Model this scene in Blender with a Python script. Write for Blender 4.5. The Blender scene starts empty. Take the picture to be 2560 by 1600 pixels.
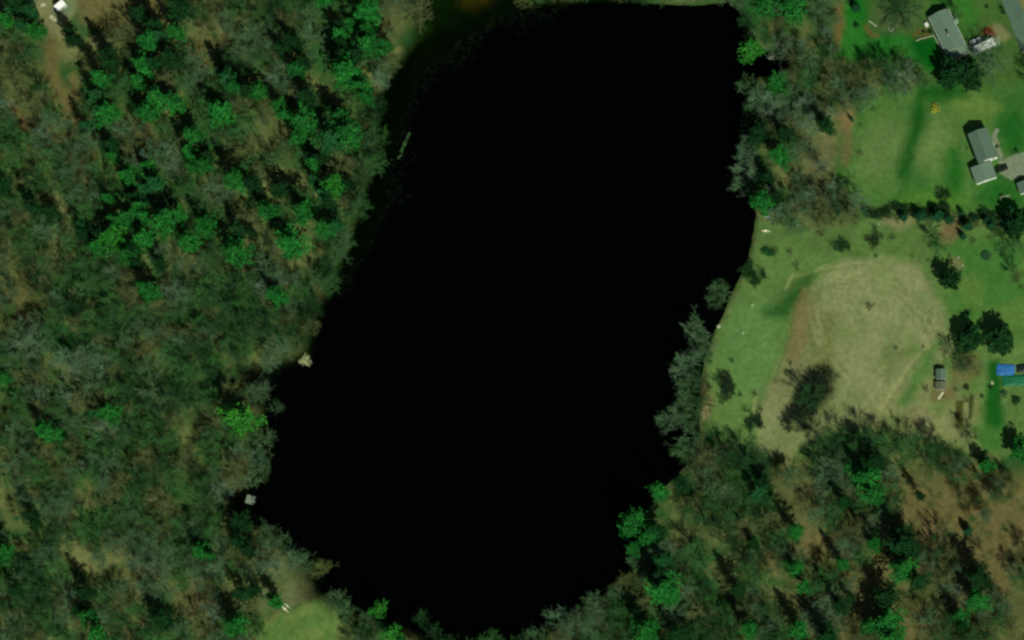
import bpy, math, random
import numpy as np
from mathutils import Vector, Matrix

sc = bpy.context.scene
COL = sc.collection
R = math.radians
# ------------------------------------------------------------------ camera, sky, sun
MPP = 0.15                       # metres per photo pixel (2560 px wide) on the water plane
H = 1500.0
CX, CY = 0.20 * H, -0.17 * H     # the aircraft stands south-east of the pond: everything leans north-west
cam = bpy.data.cameras.new("Camera"); camo = bpy.data.objects.new("Camera", cam); COL.objects.link(camo)
camo.location = (CX, CY, H)      # looks straight down (rotation 0)
cam.sensor_width = 36.0
cam.lens = 36.0 * H / (2560 * MPP)
cam.shift_x = -CX / (2560 * MPP)
cam.shift_y = -CY / (2560 * MPP)
cam.clip_start = 10; cam.clip_end = 6000
sc.camera = camo

SUN_EL, SUN_AZ = 45.0, 146.0
w = bpy.data.worlds.new("World"); sc.world = w; w.use_nodes = True
nt = w.node_tree; nt.nodes.clear()
sky = nt.nodes.new("ShaderNodeTexSky"); sky.sky_type = 'NISHITA'; sky.sun_disc = False
sky.sun_elevation = R(SUN_EL); sky.sun_rotation = R(SUN_AZ)
sky.air_density = 0.8; sky.dust_density = 1.0; sky.ozone_density = 0.6
bg = nt.nodes.new("ShaderNodeBackground"); bg.inputs["Strength"].default_value = 0.05
wo = nt.nodes.new("ShaderNodeOutputWorld")
nt.links.new(sky.outputs[0], bg.inputs[0]); nt.links.new(bg.outputs[0], wo.inputs[0])
sl = bpy.data.lights.new("Sun", 'SUN'); so = bpy.data.objects.new("Sun", sl); COL.objects.link(so)
sl.energy = 4.6; sl.angle = R(0.5); sl.color = (1.0, 0.97, 0.9)
sd = Vector((math.sin(R(SUN_AZ)) * math.cos(R(SUN_EL)), math.cos(R(SUN_AZ)) * math.cos(R(SUN_EL)), math.sin(R(SUN_EL))))
so.rotation_euler = sd.to_track_quat('Z', 'Y').to_euler(); so.location = (0, 0, 300)
sc.cycles.filter_width = 2.5
vs = sc.view_settings
vs.view_transform = 'Standard'; vs.look = 'None'; vs.exposure = 0.0; vs.gamma = 1.0; vs.use_curve_mapping = False

# ------------------------------------------------------------------ helpers
rng = random.Random(11)
def lin(r, g, b):
    f = lambda c: (c / 255 / 12.92) if c <= 10 else ((c / 255 + .055) / 1.055) ** 2.4
    return (f(r), f(g), f(b))
def W(px, py, z=0.0):
    gx = (px - 1280) * MPP; gy = (800 - py) * MPP
    return gx + (CX - gx) * z / H, gy + (CY - gy) * z / H
def V(pts):                                  # coordinates read off the 2419-wide view
    return [(x * 1.0583, y * 1.0583) for x, y in pts]

def noise2(x, y, scale, seed):
    rs = np.random.RandomState(seed); n = 256
    g = rs.rand(n, n)
    u = x / scale + 1000.37; v = y / scale + 1000.71
    iu = np.floor(u).astype(int); iv = np.floor(v).astype(int)
    fu = u - iu; fv = v - iv
    fu = fu * fu * (3 - 2 * fu); fv = fv * fv * (3 - 2 * fv)
    a = g[iu % n, iv % n]; b = g[(iu + 1) % n, iv % n]; c = g[iu % n, (iv + 1) % n]; d = g[(iu + 1) % n, (iv + 1) % n]
    return (a * (1 - fu) + b * fu) * (1 - fv) + (c * (1 - fu) + d * fu) * fv
def fbm(x, y, scale, seed, o=4):
    s = 0; a = 1; t = 0
    for i in range(o):
        s = s + a * noise2(x * (1 + .13 * i), y, scale / 2 ** i, seed + i * 7); t += a; a *= .55
    return s / t
def sdf(px, py, poly):                       # signed distance in photo pixels, + inside
    P = np.array(poly, float); n = len(P)
    best = np.full(px.shape, 1e18); inside = np.zeros(px.shape, bool)
    for i in range(n):
        ax, ay = P[i]; bx, by = P[(i + 1) % n]
        ex, ey = bx - ax, by - ay
        t = np.clip(((px - ax) * ex + (py - ay) * ey) / (ex * ex + ey * ey + 1e-9), 0, 1)
        d = (px - ax - t * ex) ** 2 + (py - ay - t * ey) ** 2
        best = np.minimum(best, d)
        c = ((ay > py) != (by > py)) & (px < ex * (py - ay) / (ey if abs(ey) > 1e-9 else 1e-9) + ax)
        inside ^= c
    d = np.sqrt(best)
    return np.where(inside, d, -d)
def smooth(t):
    t = np.clip(t, 0, 1); return t * t * (3 - 2 * t)

def tag(o, label=None, cat=None, group=None, kind=None):
    if label: o["label"] = label
    if cat: o["category"] = cat
    if group: o["group"] = group
    if kind: o["kind"] = kind
    return o
def empty(name, loc, rz=0.0):
    o = bpy.data.objects.new(name, None); COL.objects.link(o)
    o.location = loc; o.rotation_euler = (0, 0, rz); o.empty_display_size = .5
    return o
def meshobj(name, me, parent=None, loc=(0, 0, 0)):
    o = bpy.data.objects.new(name, me); COL.objects.link(o); o.location = loc
    if parent: o.parent = parent
    return o
def np_mesh(name, v, f, mat, tint=None, smooth_=False):
    """v (n,3) ; f (m,3) triangles or (m,4) quads"""
    v = np.asarray(v, np.float32); f = np.asarray(f, np.int32); k = f.shape[1]
    me = bpy.data.meshes.new(name)
    me.vertices.add(len(v)); me.vertices.foreach_set("co", v.ravel())
    me.loops.add(f.size); me.loops.foreach_set("vertex_index", f.ravel())
    me.polygons.add(len(f))
    me.polygons.foreach_set("loop_start", np.arange(0, f.size, k, dtype=np.int32))
    me.polygons.foreach_set("loop_total", np.full(len(f), k, np.int32))
    if smooth_: me.polygons.foreach_set("use_smooth", np.ones(len(f), bool))
    me.update(calc_edges=True)
    a = me.color_attributes.new("tint", 'FLOAT_COLOR', 'POINT')
    c = np.ones((len(v), 4), np.float32)
    if tint is not None: c[:, :3] = tint
    a.data.foreach_set("color", c.ravel())
    if mat: me.materials.append(mat)
    return me

# ------------------------------------------------------------------ materials
def newmat(name):
    m = bpy.data.materials.new(name); m.use_nodes = True
    b = m.node_tree.nodes["Principled BSDF"]; b.inputs["Roughness"].default_value = .85
    if "Specular IOR Level" in b.inputs: b.inputs["Specular IOR Level"].default_value = .2
    return m, m.node_tree, b
def mat_tinted(name, rough=.8, spec=.15, nscale=.35, lo=.65, hi=1.3):
    """object colour x mesh tint x noise"""
    m, t, b = newmat(name); N = t.nodes; L = t.links
    oi = N.new("ShaderNodeObjectInfo"); at = N.new("ShaderNodeAttribute"); at.attribute_name = "tint"
    mu = N.new("ShaderNodeMix"); mu.data_type = 'RGBA'; mu.blend_type = 'MULTIPLY'; mu.inputs[0].default_value = 1
    L.new(oi.outputs["Color"], mu.inputs[6]); L.new(at.outputs["Color"], mu.inputs[7])
    ge = N.new("ShaderNodeNewGeometry")
    no = N.new("ShaderNodeTexNoise"); no.inputs["Scale"].default_value = nscale; no.inputs["Detail"].default_value = 4
    L.new(ge.outputs["Position"], no.inputs["Vector"])
    mr = N.new("ShaderNodeMapRange"); mr.inputs["From Min"].default_value = .3; mr.inputs["From Max"].default_value = .7
    mr.inputs["To Min"].default_value = lo; mr.inputs["To Max"].default_value = hi
    L.new(no.outputs["Fac"], mr.inputs["Value"])
    m2 = N.new("ShaderNodeVectorMath"); m2.operation = 'SCALE'
    L.new(mu.outputs[2], m2.inputs[0]); L.new(mr.outputs[0], m2.inputs["Scale"])
    L.new(m2.outputs[0], b.inputs["Base Color"])
    b.inputs["Roughness"].default_value = rough; b.inputs["Specular IOR Level"].default_value = spec
    return m
def mat_plain(name, col, rough=.7, spec=.3, nscale=1.2, var=.25, stretch=None, bump=0, metallic=0):
    m, t, b = newmat(name); N = t.nodes; L = t.links
    tc = N.new("ShaderNodeTexCoord"); mp = N.new("ShaderNodeMapping")
    if stretch: mp.inputs["Scale"].default_value = stretch
    L.new(tc.outputs["Object"], mp.inputs[0])
    no = N.new("ShaderNodeTexNoise"); no.inputs["Scale"].default_value = nscale; no.inputs["Detail"].default_value = 5
    L.new(mp.outputs[0], no.inputs["Vector"])
    mr = N.new("ShaderNodeMapRange"); mr.inputs["From Min"].default_value = .3; mr.inputs["From Max"].default_value = .7
    mr.inputs["To Min"].default_value = 1 - var; mr.inputs["To Max"].default_value = 1 + var * .6
    L.new(no.outputs["Fac"], mr.inputs["Value"])
    cn = N.new("ShaderNodeRGB"); cn.outputs[0].default_value = (*col, 1)
    m2 = N.new("ShaderNodeVectorMath"); m2.operation = 'SCALE'
    L.new(cn.outputs[0], m2.inputs[0]); L.new(mr.outputs[0], m2.inputs["Scale"]); L.new(m2.outputs[0], b.inputs["Base Color"])
    b.inputs["Roughness"].default_value = rough; b.inputs["Specular IOR Level"].default_value = spec
    b.inputs["Metallic"].default_value = metallic
    if bump:
        bu = N.new("ShaderNodeBump"); bu.inputs["Strength"].default_value = bump
        L.new(no.outputs["Fac"], bu.inputs["Height"]); L.new(bu.outputs[0], b.inputs["Normal"])
    return m
M_bark = mat_tinted("bark", lo=.8, hi=1.2)
M_needle = mat_tinted("needles", nscale=.5, lo=.7, hi=1.35)
M_leaf = mat_tinted("leaves", nscale=.8)
M_shingle = mat_plain("roof_shingles", lin(90, 114, 92), nscale=2.2, var=.16, bump=.15)
M_shingle2 = mat_plain("dark_roof_shingles", lin(78, 102, 82), nscale=2.0, var=.14, bump=.15)
M_white = mat_plain("white_paint", (.62, .68, .55), rough=.5, var=.12)
M_siding = mat_plain("siding", (.42, .47, .36), rough=.6, var=.12)
M_glass = mat_plain("window_glass", (.02, .03, .03), rough=.08, spec=.5, var=.05)
M_wood = mat_plain("weathered_wood", lin(110, 128, 105), nscale=3, var=.3, stretch=(1, .15, 1))
M_pale = mat_plain("pale_wood", lin(200, 205, 165), nscale=2, var=.3)
M_rock = mat_plain("pale_rock", lin(150, 160, 130), nscale=2, var=.35, bump=.4)
M_dark = mat_plain("dark_metal", (.008, .018, .008), rough=.4, spec=.2, var=.1)
M_tyre = mat_plain("rubber", (.015, .015, .015), rough=.9, var=.1)
M_black = mat_plain("black_glass", (.004, .008, .005), rough=.35, spec=.15, var=.05)
M_silver = mat_plain("silver_paint", (.35, .42, .38), rough=.3, spec=.5, var=.06)
M_camper = mat_plain("camper_roof", (.66, .72, .60), rough=.5, nscale=1.5, var=.3, stretch=(1.2, 3, 1))
M_lampg = mat_plain("lamp_glass", (.5, .5, .45), rough=.2)
M_red = mat_plain("red_lamp", (.3, .02, .02), rough=.3)
M_blue = mat_plain("blue_tarp", lin(42, 104, 156), rough=.45, nscale=1.2, var=.35, stretch=(.5, 3, 1), bump=.6)
M_green = mat_plain("green_tarp", lin(16, 98, 60), rough=.5, nscale=1.2, var=.4, stretch=(.5, 3, 1), bump=.6)
M_navy = mat_plain("dark_tarp", lin(4, 32, 28), rough=.5, nscale=1.5, var=.5, bump=.6)
M_brick = mat_plain("chimney_brick", (.10, .10, .07), nscale=5, var=.3)
M_asph = mat_plain("asphalt", lin(72, 98, 78), nscale=.35, var=.18)
M_gravel = mat_plain("gravel", lin(108, 122, 92), nscale=1.3, var=.25, bump=.2)

def mat_ground():
    m, t, b = newmat("ground_cover"); N = t.nodes; L = t.links
    at = N.new("ShaderNodeAttribute"); at.attribute_name = "tint"
    ge = N.new("ShaderNodeNewGeometry")
    def nz(scale, det, lo, hi, fmin=.3, fmax=.7):
        no = N.new("ShaderNodeTexNoise"); no.inputs["Scale"].default_value = scale; no.inputs["Detail"].default_value = det
        no.inputs["Roughness"].default_value = .6
        L.new(ge.outputs["Position"], no.inputs["Vector"])
        mr = N.new("ShaderNodeMapRange"); mr.inputs["From Min"].default_value = fmin; mr.inputs["From Max"].default_value = fmax
        mr.inputs["To Min"].default_value = lo; mr.inputs["To Max"].default_value = hi
        L.new(no.outputs["Fac"], mr.inputs["Value"]); return mr, no
    a1, n1 = nz(.55, 6, .80, 1.20); a2, n2 = nz(.09, 4, .90, 1.10)
    mu = N.new("ShaderNodeMath"); mu.operation = 'MULTIPLY'; L.new(a1.outputs[0], mu.inputs[0]); L.new(a2.outputs[0], mu.inputs[1])
    s = N.new("ShaderNodeVectorMath"); s.operation = 'SCALE'; L.new(at.outputs["Color"], s.inputs[0]); L.new(mu.outputs[0], s.inputs["Scale"])
    # hue wander between straw and green
    h, hn = nz(.22, 5, 0, 1)
    mx = N.new("ShaderNodeMix"); mx.data_type = 'RGBA'; mx.blend_type = 'MULTIPLY'
    mx.inputs[7].default_value = (.90, 1.0, .90, 1)
    L.new(h.outputs[0], mx.inputs[0]); L.new(s.outputs[0], mx.inputs[6]); L.new(mx.outputs[2], b.inputs["Base Color"])
    bu = N.new("ShaderNodeBump"); bu.inputs["Strength"].default_value = .35; bu.inputs["Distance"].default_value = .25
    L.new(n1.outputs["Fac"], bu.inputs["Height"]); L.new(bu.outputs[0], b.inputs["Normal"])
    b.inputs["Roughness"].default_value = 1.0; b.inputs["Specular IOR Level"].default_value = 0.0
    return m
M_ground = mat_ground()
def mat_water():
    m, t, b = newmat("pond_water"); N = t.nodes; L = t.links
    b.inputs["Base Color"].default_value = (.0003, .0004, .0002, 1); b.inputs["Roughness"].default_value = .06
    b.inputs["IOR"].default_value = 1.33; b.inputs["Specular IOR Level"].default_value = .12
    ge = N.new("ShaderNodeNewGeometry"); no = N.new("ShaderNodeTexNoise"); no.inputs["Scale"].default_value = .6
    L.new(ge.outputs["Position"], no.inputs["Vector"])
    bu = N.new("ShaderNodeBump"); bu.inputs["Strength"].default_value = .05; bu.inputs["Distance"].default_value = .05
    L.new(no.outputs["Fac"], bu.inputs["Height"]); L.new(bu.outputs[0], b.inputs["Normal"])
    return m
M_water = mat_water()

# ------------------------------------------------------------------ ground, pond
SHORE = V([(1190, 38), (1130, 78), (1080, 108), (1010, 170), (965, 250), (945, 330), (925, 430), (905, 520), (865, 600), (820, 670),
           (775, 715), (752, 765), (742, 812), (730, 845), (690, 862), (655, 872), (640, 930), (628, 1000), (632, 1060), (622, 1110),
           (590, 1150), (568, 1168), (566, 1200), (600, 1232), (660, 1262), (712, 1310), (740, 1350), (752, 1392), (790, 1412), (828, 1440),
           (900, 1452), (950, 1475), (1010, 1495), (1060, 1508), (1250, 1512), (1290, 1482), (1340, 1440), (1400, 1410), (1450, 1378),
           (1500, 1345), (1492, 1290), (1488, 1250), (1530, 1205), (1570, 1150), (1610, 1110), (1640, 1075), (1652, 1020), (1648, 960),
           (1655, 905), (1662, 850), (1680, 805), (1690, 775), (1706, 748), (1722, 705), (1740, 668), (1762, 625), (1775, 570),
           (1785, 510), (1782, 470), (1770, 430), (1768, 380), (1790, 330), (1800, 285), (1785, 240), (1788, 182), (1815, 178), (1852, 176), (1868, 150), (1864, 110), (1850, 103), (1832, 118), (1800, 130),
           (1788, 108), (1760, 70), (1745, 30), (1720, 8), (1640, 14), (1480, 8), (1300, 14)])
STEP = 1.0
def axis(lo, hi):
    a = list(np.arange(lo, hi + .1, STEP)); s = STEP
    l, r = [], []
    x = lo; g = 3.0
    while x > -1600: x -= g; g *= 1.35; l.append(x)
    x = hi; g = 3.0
    while x < 1600: x += g; g *= 1.35; r.append(x)
    return np.array(l[::-1] + a + r)
AX = axis(-215, 215); AY = axis(-145, 145)
GX, GY = np.meshgrid(AX, AY)
px0 = GX / MPP + 1280; py0 = 800 - GY / MPP
SD = -sdf(px0, py0, SHORE) * MPP               # metres, + on land
def hfun(d, x, y):
    land = .5 * smooth(d / 2.5) + np.clip(d - 2, 0, 45) * .045 + .25 * (fbm(x, y, 22, 5, 3) - .5) * smooth(d / 8)
    return np.where(d > 0, land, np.maximum(-3, d * .4))
GZ = hfun(SD, GX, GY)
def hat(x, y):
    i = int(np.clip(np.searchsorted(AX, x) - 1, 0, len(AX) - 2)); j = int(np.clip(np.searchsorted(AY, y) - 1, 0, len(AY) - 2))
    u = (x - AX[i]) / (AX[i + 1] - AX[i]); v = (y - AY[j]) / (AY[j + 1] - AY[j])
    return float((GZ[j, i] * (1 - u) + GZ[j, i + 1] * u) * (1 - v) + (GZ[j + 1, i] * (1 - u) + GZ[j + 1, i + 1] * u) * v)
def sdat(x, y):
    i = int(np.clip(np.searchsorted(AX, x) - 1, 0, len(AX) - 2)); j = int(np.clip(np.searchsorted(AY, y) - 1, 0, len(AY) - 2))
    return float(SD[j, i])
def G(px, py):                                  # ground point under a photo pixel
    z = 0
    for _ in range(2):
        x, y = W(px, py, z); z = hat(x, y)
    return x, y, z
t_ = H / (H - GZ)
PX = (CX + (GX - CX) * t_) / MPP + 1280; PY = 800 - (CY + (GY - CY) * t_) / MPP
wx = PX + 26 * (fbm(PX, PY, 60, 31) - .5); wy = PY + 26 * (fbm(PX, PY, 60, 57) - .5)

LIT1, LIT2, LIT3, LIT4 = lin(98, 106, 64), lin(62, 88, 46), lin(36, 80, 40), lin(118, 116, 74)
n1 = fbm(PX, PY, 150, 3); n2 = fbm(PX, PY, 60, 9); n3 = fbm(PX * .6 + PY * .5, PY * 1.1 - PX * .9, 45, 21)
C0 = np.zeros(PX.shape + (3,))
def mixc(c, w_): 
    global C0
    C0 = C0 * (1 - w_[..., None]) + np.array(c) * w_[..., None]
C0[:] = LIT2
mixc(LIT1, smooth((n1 - .42) / .16) * .9)
mixc(LIT3, smooth((n2 - .50) / .16) * .8)
mixc(LIT4, smooth((n3 - .56) / .14) * .7)
C0 *= np.array([.97, 1.0, .96])
ZONE = np.zeros(PX.shape, int)                 # 0 forest floor 1 lawn 2 meadow 3 dirt 4 marsh
def paint(poly, col, soft=14, amt=1.0, zone=None, warp=True, noisecol=None, seed=1):
    a, b = (wx, wy) if warp else (PX, PY)
    d = sdf(a, b, poly)
    k = smooth(d / soft * .5 + .5) * amt
    mixc(col, k)
    if noisecol is not None:
        mixc(noisecol, k * smooth((fbm(PX, PY, 70, seed) - .45) / .15))
    if zone is not None: ZONE[(d > 0) & (amt > .5)] = zone
    return k
def ell(cx, cy, rx, ry, ang=0, n=20):
    c, s = math.cos(R(ang)), math.sin(R(ang)); o = []
    for i in range(n):
        t = 2 * math.pi * i / n; u, v = rx * math.cos(t), ry * math.sin(t)
        o.append((cx + u * c - v * s, cy + u * s + v * c))
    return o
def stroke(pts, wd):
    l, r = [], []
    for i, (x, y) in enumerate(pts):
        a = pts[max(0, i - 1)]; b = pts[min(len(pts) - 1, i + 1)]
        dx, dy = b[0] - a[0], b[1] - a[1]; n = math.hypot(dx, dy)
        hw = (wd[i] if isinstance(wd, (list, tuple)) else wd) / 2
        l.append((x - dy / n * hw, y + dx / n * hw)); r.append((x + dy / n * hw, y - dx / n * hw))
    return l + r[::-1]
# --- north-east yards
paint([(2090, -60), (2700, -60), (2700, 215), (2440, 235), (2330, 225), (2310, 190), (2200, 150), (2085, 150), (2070, 110)], lin(66, 98, 46), 16, zone=1,
      noisecol=lin(48, 92, 38), seed=4)
paint([(2103, -20), (2166, -20), (2172, 80), (2260, 92), (2335, 95), (2358, 140), (2362, 182), (2325, 186), (2285, 165), (2256, 120), (2230, 145), (2150, 150), (2098, 168), (2074, 130), (2088, 90)],
      lin(28, 96, 30), 12, zone=1, noisecol=lin(44, 108, 40), seed=8)
paint([(2270, 100), (2335, 95), (2362, 150), (2345, 180), (2300, 165)], lin(14, 82, 22), 10)
paint(ell(2415, 25, 40, 22, 60), lin(52, 108, 40), 20)
paint(ell(2245, 40, 60, 40), lin(74, 92, 56), 22)
paint([(2484, 62), (2512, 60), (2530, 92), (2510, 108), (2490, 98)], lin(118, 122, 80), 8, zone=3)
paint(ell(2472, 78, 16, 8, -25), lin(110, 62, 40), 8)
paint(stroke([(2300, 90), (2330, 88), (2318, 75), (2280, 92)], 8), lin(98, 84, 46), 6)
paint(stroke([(2166, 60), (2185, 85), (2200, 88)], 8), lin(104, 84, 44), 6)
paint([(2560, -60), (2700, -60), (2700, 60), (2572, 60), (2546, 10), (2532, -60)], lin(112, 108, 68), 10, zone=3)
# --- lawn of the grey-roofed house
paint([(2160, 238), (2240, 222), (2420, 222), (2700, 200), (2700, 540), (2450, 548), (2380, 530), (2150, 520), (2100, 480), (2090, 400), (2130, 300)], lin(76, 114, 54), 18, zone=1,
      noisecol=lin(60, 104, 46), seed=14)
paint(ell(2200, 370, 55, 75, 10), lin(96, 122, 68), 45)
paint(ell(2330, 350, 55, 70, 25), lin(98, 124, 68), 40)
paint(ell(2440, 270, 60, 28), lin(98, 126, 60), 30)
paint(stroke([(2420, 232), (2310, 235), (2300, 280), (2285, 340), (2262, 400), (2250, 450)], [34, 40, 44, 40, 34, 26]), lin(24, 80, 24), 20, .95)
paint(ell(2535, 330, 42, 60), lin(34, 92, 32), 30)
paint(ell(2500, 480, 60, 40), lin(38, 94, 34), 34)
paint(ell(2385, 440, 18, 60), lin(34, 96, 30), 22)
paint(ell(2330, 500, 90, 22), lin(76, 120, 46), 20)
paint(ell(2116, 290, 18, 38, 5), lin(124, 108, 72), 12, zone=3)
paint(ell(2118, 370, 14, 46, 5), lin(104, 98, 62), 14)
paint(ell(2040, 400, 40, 60, 20), lin(104, 104, 70), 26)
paint(ell(2095, 60, 12, 70, 8), lin(108, 92, 56), 14)
# --- meadow between shore and houses
FIELD = V([(1786, 520), (1830, 535), (1900, 545), (1990, 540), (2040, 515), (2300, 525), (2480, 535), (2650, 560), (2650, 1090), (2380, 1075), (2250, 1055), (2110, 1000), (2000, 1000),
           (1930, 1045), (1870, 1105), (1800, 1085), (1740, 1050), (1690, 1010), (1655, 960), (1665, 860), (1690, 780), (1725, 700), (1770, 610)])
paint(FIELD, lin(92, 122, 64), 16, zone=2, noisecol=lin(84, 112, 58), seed=23)
paint(V([(2230, 560), (2650, 560), (2650, 800), (2260, 800), (2235, 700)]), lin(66, 112, 50), 30, zone=1, noisecol=lin(84, 118, 56), seed=33)
OVAL = V([(1935, 655), (1990, 615), (2080, 608), (2160, 625), (2200, 680), (2228, 760), (2240, 830), (2190, 870), (2150, 940), (2130, 985), (2000, 1000), (1900, 1040), (1850, 1090),
          (1800, 1060), (1790, 980), (1830, 900), (1860, 820), (1890, 730)])
paint(OVAL, lin(132, 136, 94), 20, noisecol=lin(116, 128, 82), seed=41)
paint(V([(2140, 900), (2230, 880), (2300, 960), (2310, 1060), (2230, 1050), (2120, 1010), (2000, 1010)]), lin(130, 132, 88), 24, .85, noisecol=lin(104, 122, 70), seed=47)
paint(stroke([(2030, 690), (2008, 720), (1985, 790), (1965, 870), (1940, 960)], [3, 7, 8, 6, 3]), lin(78, 88, 44), 6, .8)
paint(stroke([(2045, 720), (2030, 800), (2040, 880), (2020, 940)], [14, 24, 18, 10]), lin(98, 102, 56), 12, .6)
paint(ell(2110, 830, 40, 26, 20), lin(110, 126, 74), 26, .7)
for tr, cw in (([(2070, 700), (2160, 690), (2240, 720), (2300, 790), (2345, 870), (2350, 900)], 5), ([(2060, 712), (2150, 704), (2230, 734), (2288, 800), (2330, 880)], 4),
               ([(2040, 760), (2060, 860), (2110, 940), (2200, 990), (2300, 985)], 5), ([(2028, 768), (2048, 868), (2098, 952), (2190, 1004)], 4), ([(1960, 720), (1985, 690), (2060, 668), (2180, 660), (2270, 690)], 5),
               ([(2330, 860), (2280, 900), (2240, 960), (2190, 1040)], 5), ([(2150, 1030), (2190, 960), (2230, 900)], 4), ([(1900, 960), (1890, 1020), (1930, 1090), (1980, 1130)], 6)):
    paint(stroke(tr, cw), lin(156, 156, 108), 6, .7)
    paint(stroke([(x + 9, y + 4) for x, y in tr], cw), lin(94, 102, 58), 6, .5)
paint(V([(1740, 730), (1800, 700), (1850, 760), (1830, 850), (1800, 930), (1740, 930), (1700, 860), (1700, 790)]), lin(92, 128, 70), 30)
paint(stroke(V([(1915, 640), (1885, 690), (1850, 730), (1800, 738)]), [16, 34, 40, 20]), lin(40, 84, 34), 20, .95)
paint(stroke(V([(1905, 680), (1895, 740), (1890, 800), (1870, 860)]), [14, 40, 50, 40]), lin(122, 108, 68), 16, .75)
paint(stroke(V([(1960, 740), (1950, 850), (1930, 900)]), [16, 30, 20]), lin(100, 106, 56), 18, .8)
paint(stroke(V([(1840, 960), (1860, 900), (1900, 840)]), [30, 44, 30]), lin(114, 116, 76), 20, .7)
paint(ell(2212, 905, 30, 40, 20), lin(96, 112, 66), 26)
paint(ell(2270, 880, 26, 14, -20), lin(94, 120, 62), 18)
paint(stroke(V([(2220, 800), (2160, 900), (2130, 960)]), [16, 34, 26]), lin(62, 112, 48), 20, .85)
paint(stroke(V([(2050, 800), (2080, 860), (2060, 940)]), [16, 30, 20]), lin(140, 144, 96), 20, .6)
paint(ell(1812, 640, 40, 60, 10), lin(78, 120, 56), 24)
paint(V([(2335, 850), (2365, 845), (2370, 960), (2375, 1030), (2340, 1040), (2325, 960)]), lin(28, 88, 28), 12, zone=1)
paint(V([(2310, 1010), (2375, 1010), (2390, 1060), (2330, 1070)]), lin(66, 112, 50), 16, zone=1)
paint([(2380, 890), (2440, 885), (2452, 925), (2430, 950), (2390, 960), (2376, 930)], lin(104, 106, 62), 14, zone=3)
paint(ell(2405, 910, 22, 16, 0), lin(60, 74, 48), 10)
paint([(2325, 965), (2385, 965), (2395, 1000), (2330, 1000)], lin(112, 104, 66), 10, zone=3)
paint([(2390, 1000), (2409, 1000), (2407, 1070), (2388, 1070)], lin(72, 74, 36), 3, zone=3, warp=False)
paint([(2424, 985), (2434, 985), (2430, 1050), (2420, 1050)], lin(52, 62, 28), 3, zone=3, warp=False)
paint([(2438, 985), (2446, 985), (2444, 1050), (2436, 1050)], lin(124, 124, 80), 3, zone=3, warp=False)
paint([(2412, 1000), (2420, 985), (2416, 1070), (2410, 1070)], lin(126, 130, 84), 3, zone=3, warp=False)
paint(ell(2300, 1040, 40, 24), lin(126, 126, 86), 16, zone=3)
paint(ell(1768, 1020, 14, 34, 20), lin(134, 126, 86), 8, zone=3)
paint(ell(1745, 980, 22, 30, 20), lin(120, 110, 70), 14)
paint(ell(2245, 552, 40, 16), lin(124, 126, 86), 14)
paint(ell(2375, 575, 24, 34, 20), lin(112, 98, 66), 16)
paint(ell(2390, 660, 20, 16), lin(108, 108, 70), 12)
paint(stroke([(2070, 920), (2040, 970), (1990, 1060)], [50, 80, 60]), lin(60, 66, 40), 16)
# --- south-east litter
paint(V([(2120, 1110), (2220, 1100), (2320, 1100), (2480, 1200), (2480, 1340), (2380, 1340), (2280, 1330), (2200, 1310), (2160, 1230), (2110, 1180)]), lin(112, 98, 62), 30, .9,
      noisecol=lin(92, 96, 58), seed=66)
paint(V([(1850, 1130), (2480, 1130), (2480, 1600), (1900, 1600), (1840, 1350)]), lin(98, 92, 58), 60, .55, noisecol=lin(112, 102, 64), seed=68)
paint(ell(1950, 1170, 20, 40, 30), lin(112, 100, 62), 20, .8)
paint(ell(1935, 1390, 22, 40, 10), lin(108, 98, 62), 14, .9)
paint(ell(2055, 1400, 20, 36, 5), lin(104, 98, 60), 14, .8)
paint(ell(2330, 1330, 20, 50, -15), lin(128, 112, 74), 10, .9)
paint(ell(2360, 1440, 70, 30, 10), lin(98, 90, 56), 20, .8)
paint(ell(2310, 1560, 30, 40, 10), lin(104, 92, 56), 20, .8)
# --- north-west clearing and track
paint(V([(165, -60), (520, -60), (470, 20), (420, 50), (330, 62), (250, 75), (190, 60)]), lin(102, 98, 60), 22, zone=3, noisecol=lin(88, 86, 48), seed=71)
paint(V([(60, -60), (190, -60), (180, 20), (160, 60), (150, 95), (118, 95), (105, 60), (75, 20)]), lin(120, 122, 82), 10, zone=3)
paint(stroke([(135, 90), (120, 120), (128, 165), (150, 215), (180, 275), (205, 310)], [38, 30, 40, 40, 34, 18]), lin(102, 94, 56), 14, .9, zone=3)
paint(stroke([(190, 190), (195, 240), (200, 300)], [22, 26, 14]), lin(108, 98, 60), 10, .8)
paint(stroke([(20, 255), (45, 285), (70, 320), (110, 320)], [18, 28, 30, 14]), lin(108, 88, 56), 12, .9)
paint(ell(160, 18, 26, 18), lin(104, 120, 92), 10)
paint(stroke([(490, 110), (505, 150), (510, 200), (560, 240)], [24, 36, 26, 16]), lin(118, 100, 54), 12, .8)
paint(ell(540, 70, 50, 60, 20), lin(96, 96, 60), 30, .8)
paint(ell(360, 345, 26, 34), lin(104, 96, 62), 10, .9)
paint(ell(660, 350, 50, 60, 20), lin(92, 100, 60), 34, .8)
paint(ell(985, 50, 40, 60, 20), lin(88, 92, 54), 24, .9)
paint(ell(225, 425, 20, 40, 30), lin(104, 88, 50), 14, .9)
paint(ell(40, 740, 60, 80, 30), lin(88, 84, 50), 40, .7)
paint(ell(720, 360, 30, 50, 20), lin(90, 88, 56), 24, .7)
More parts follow.
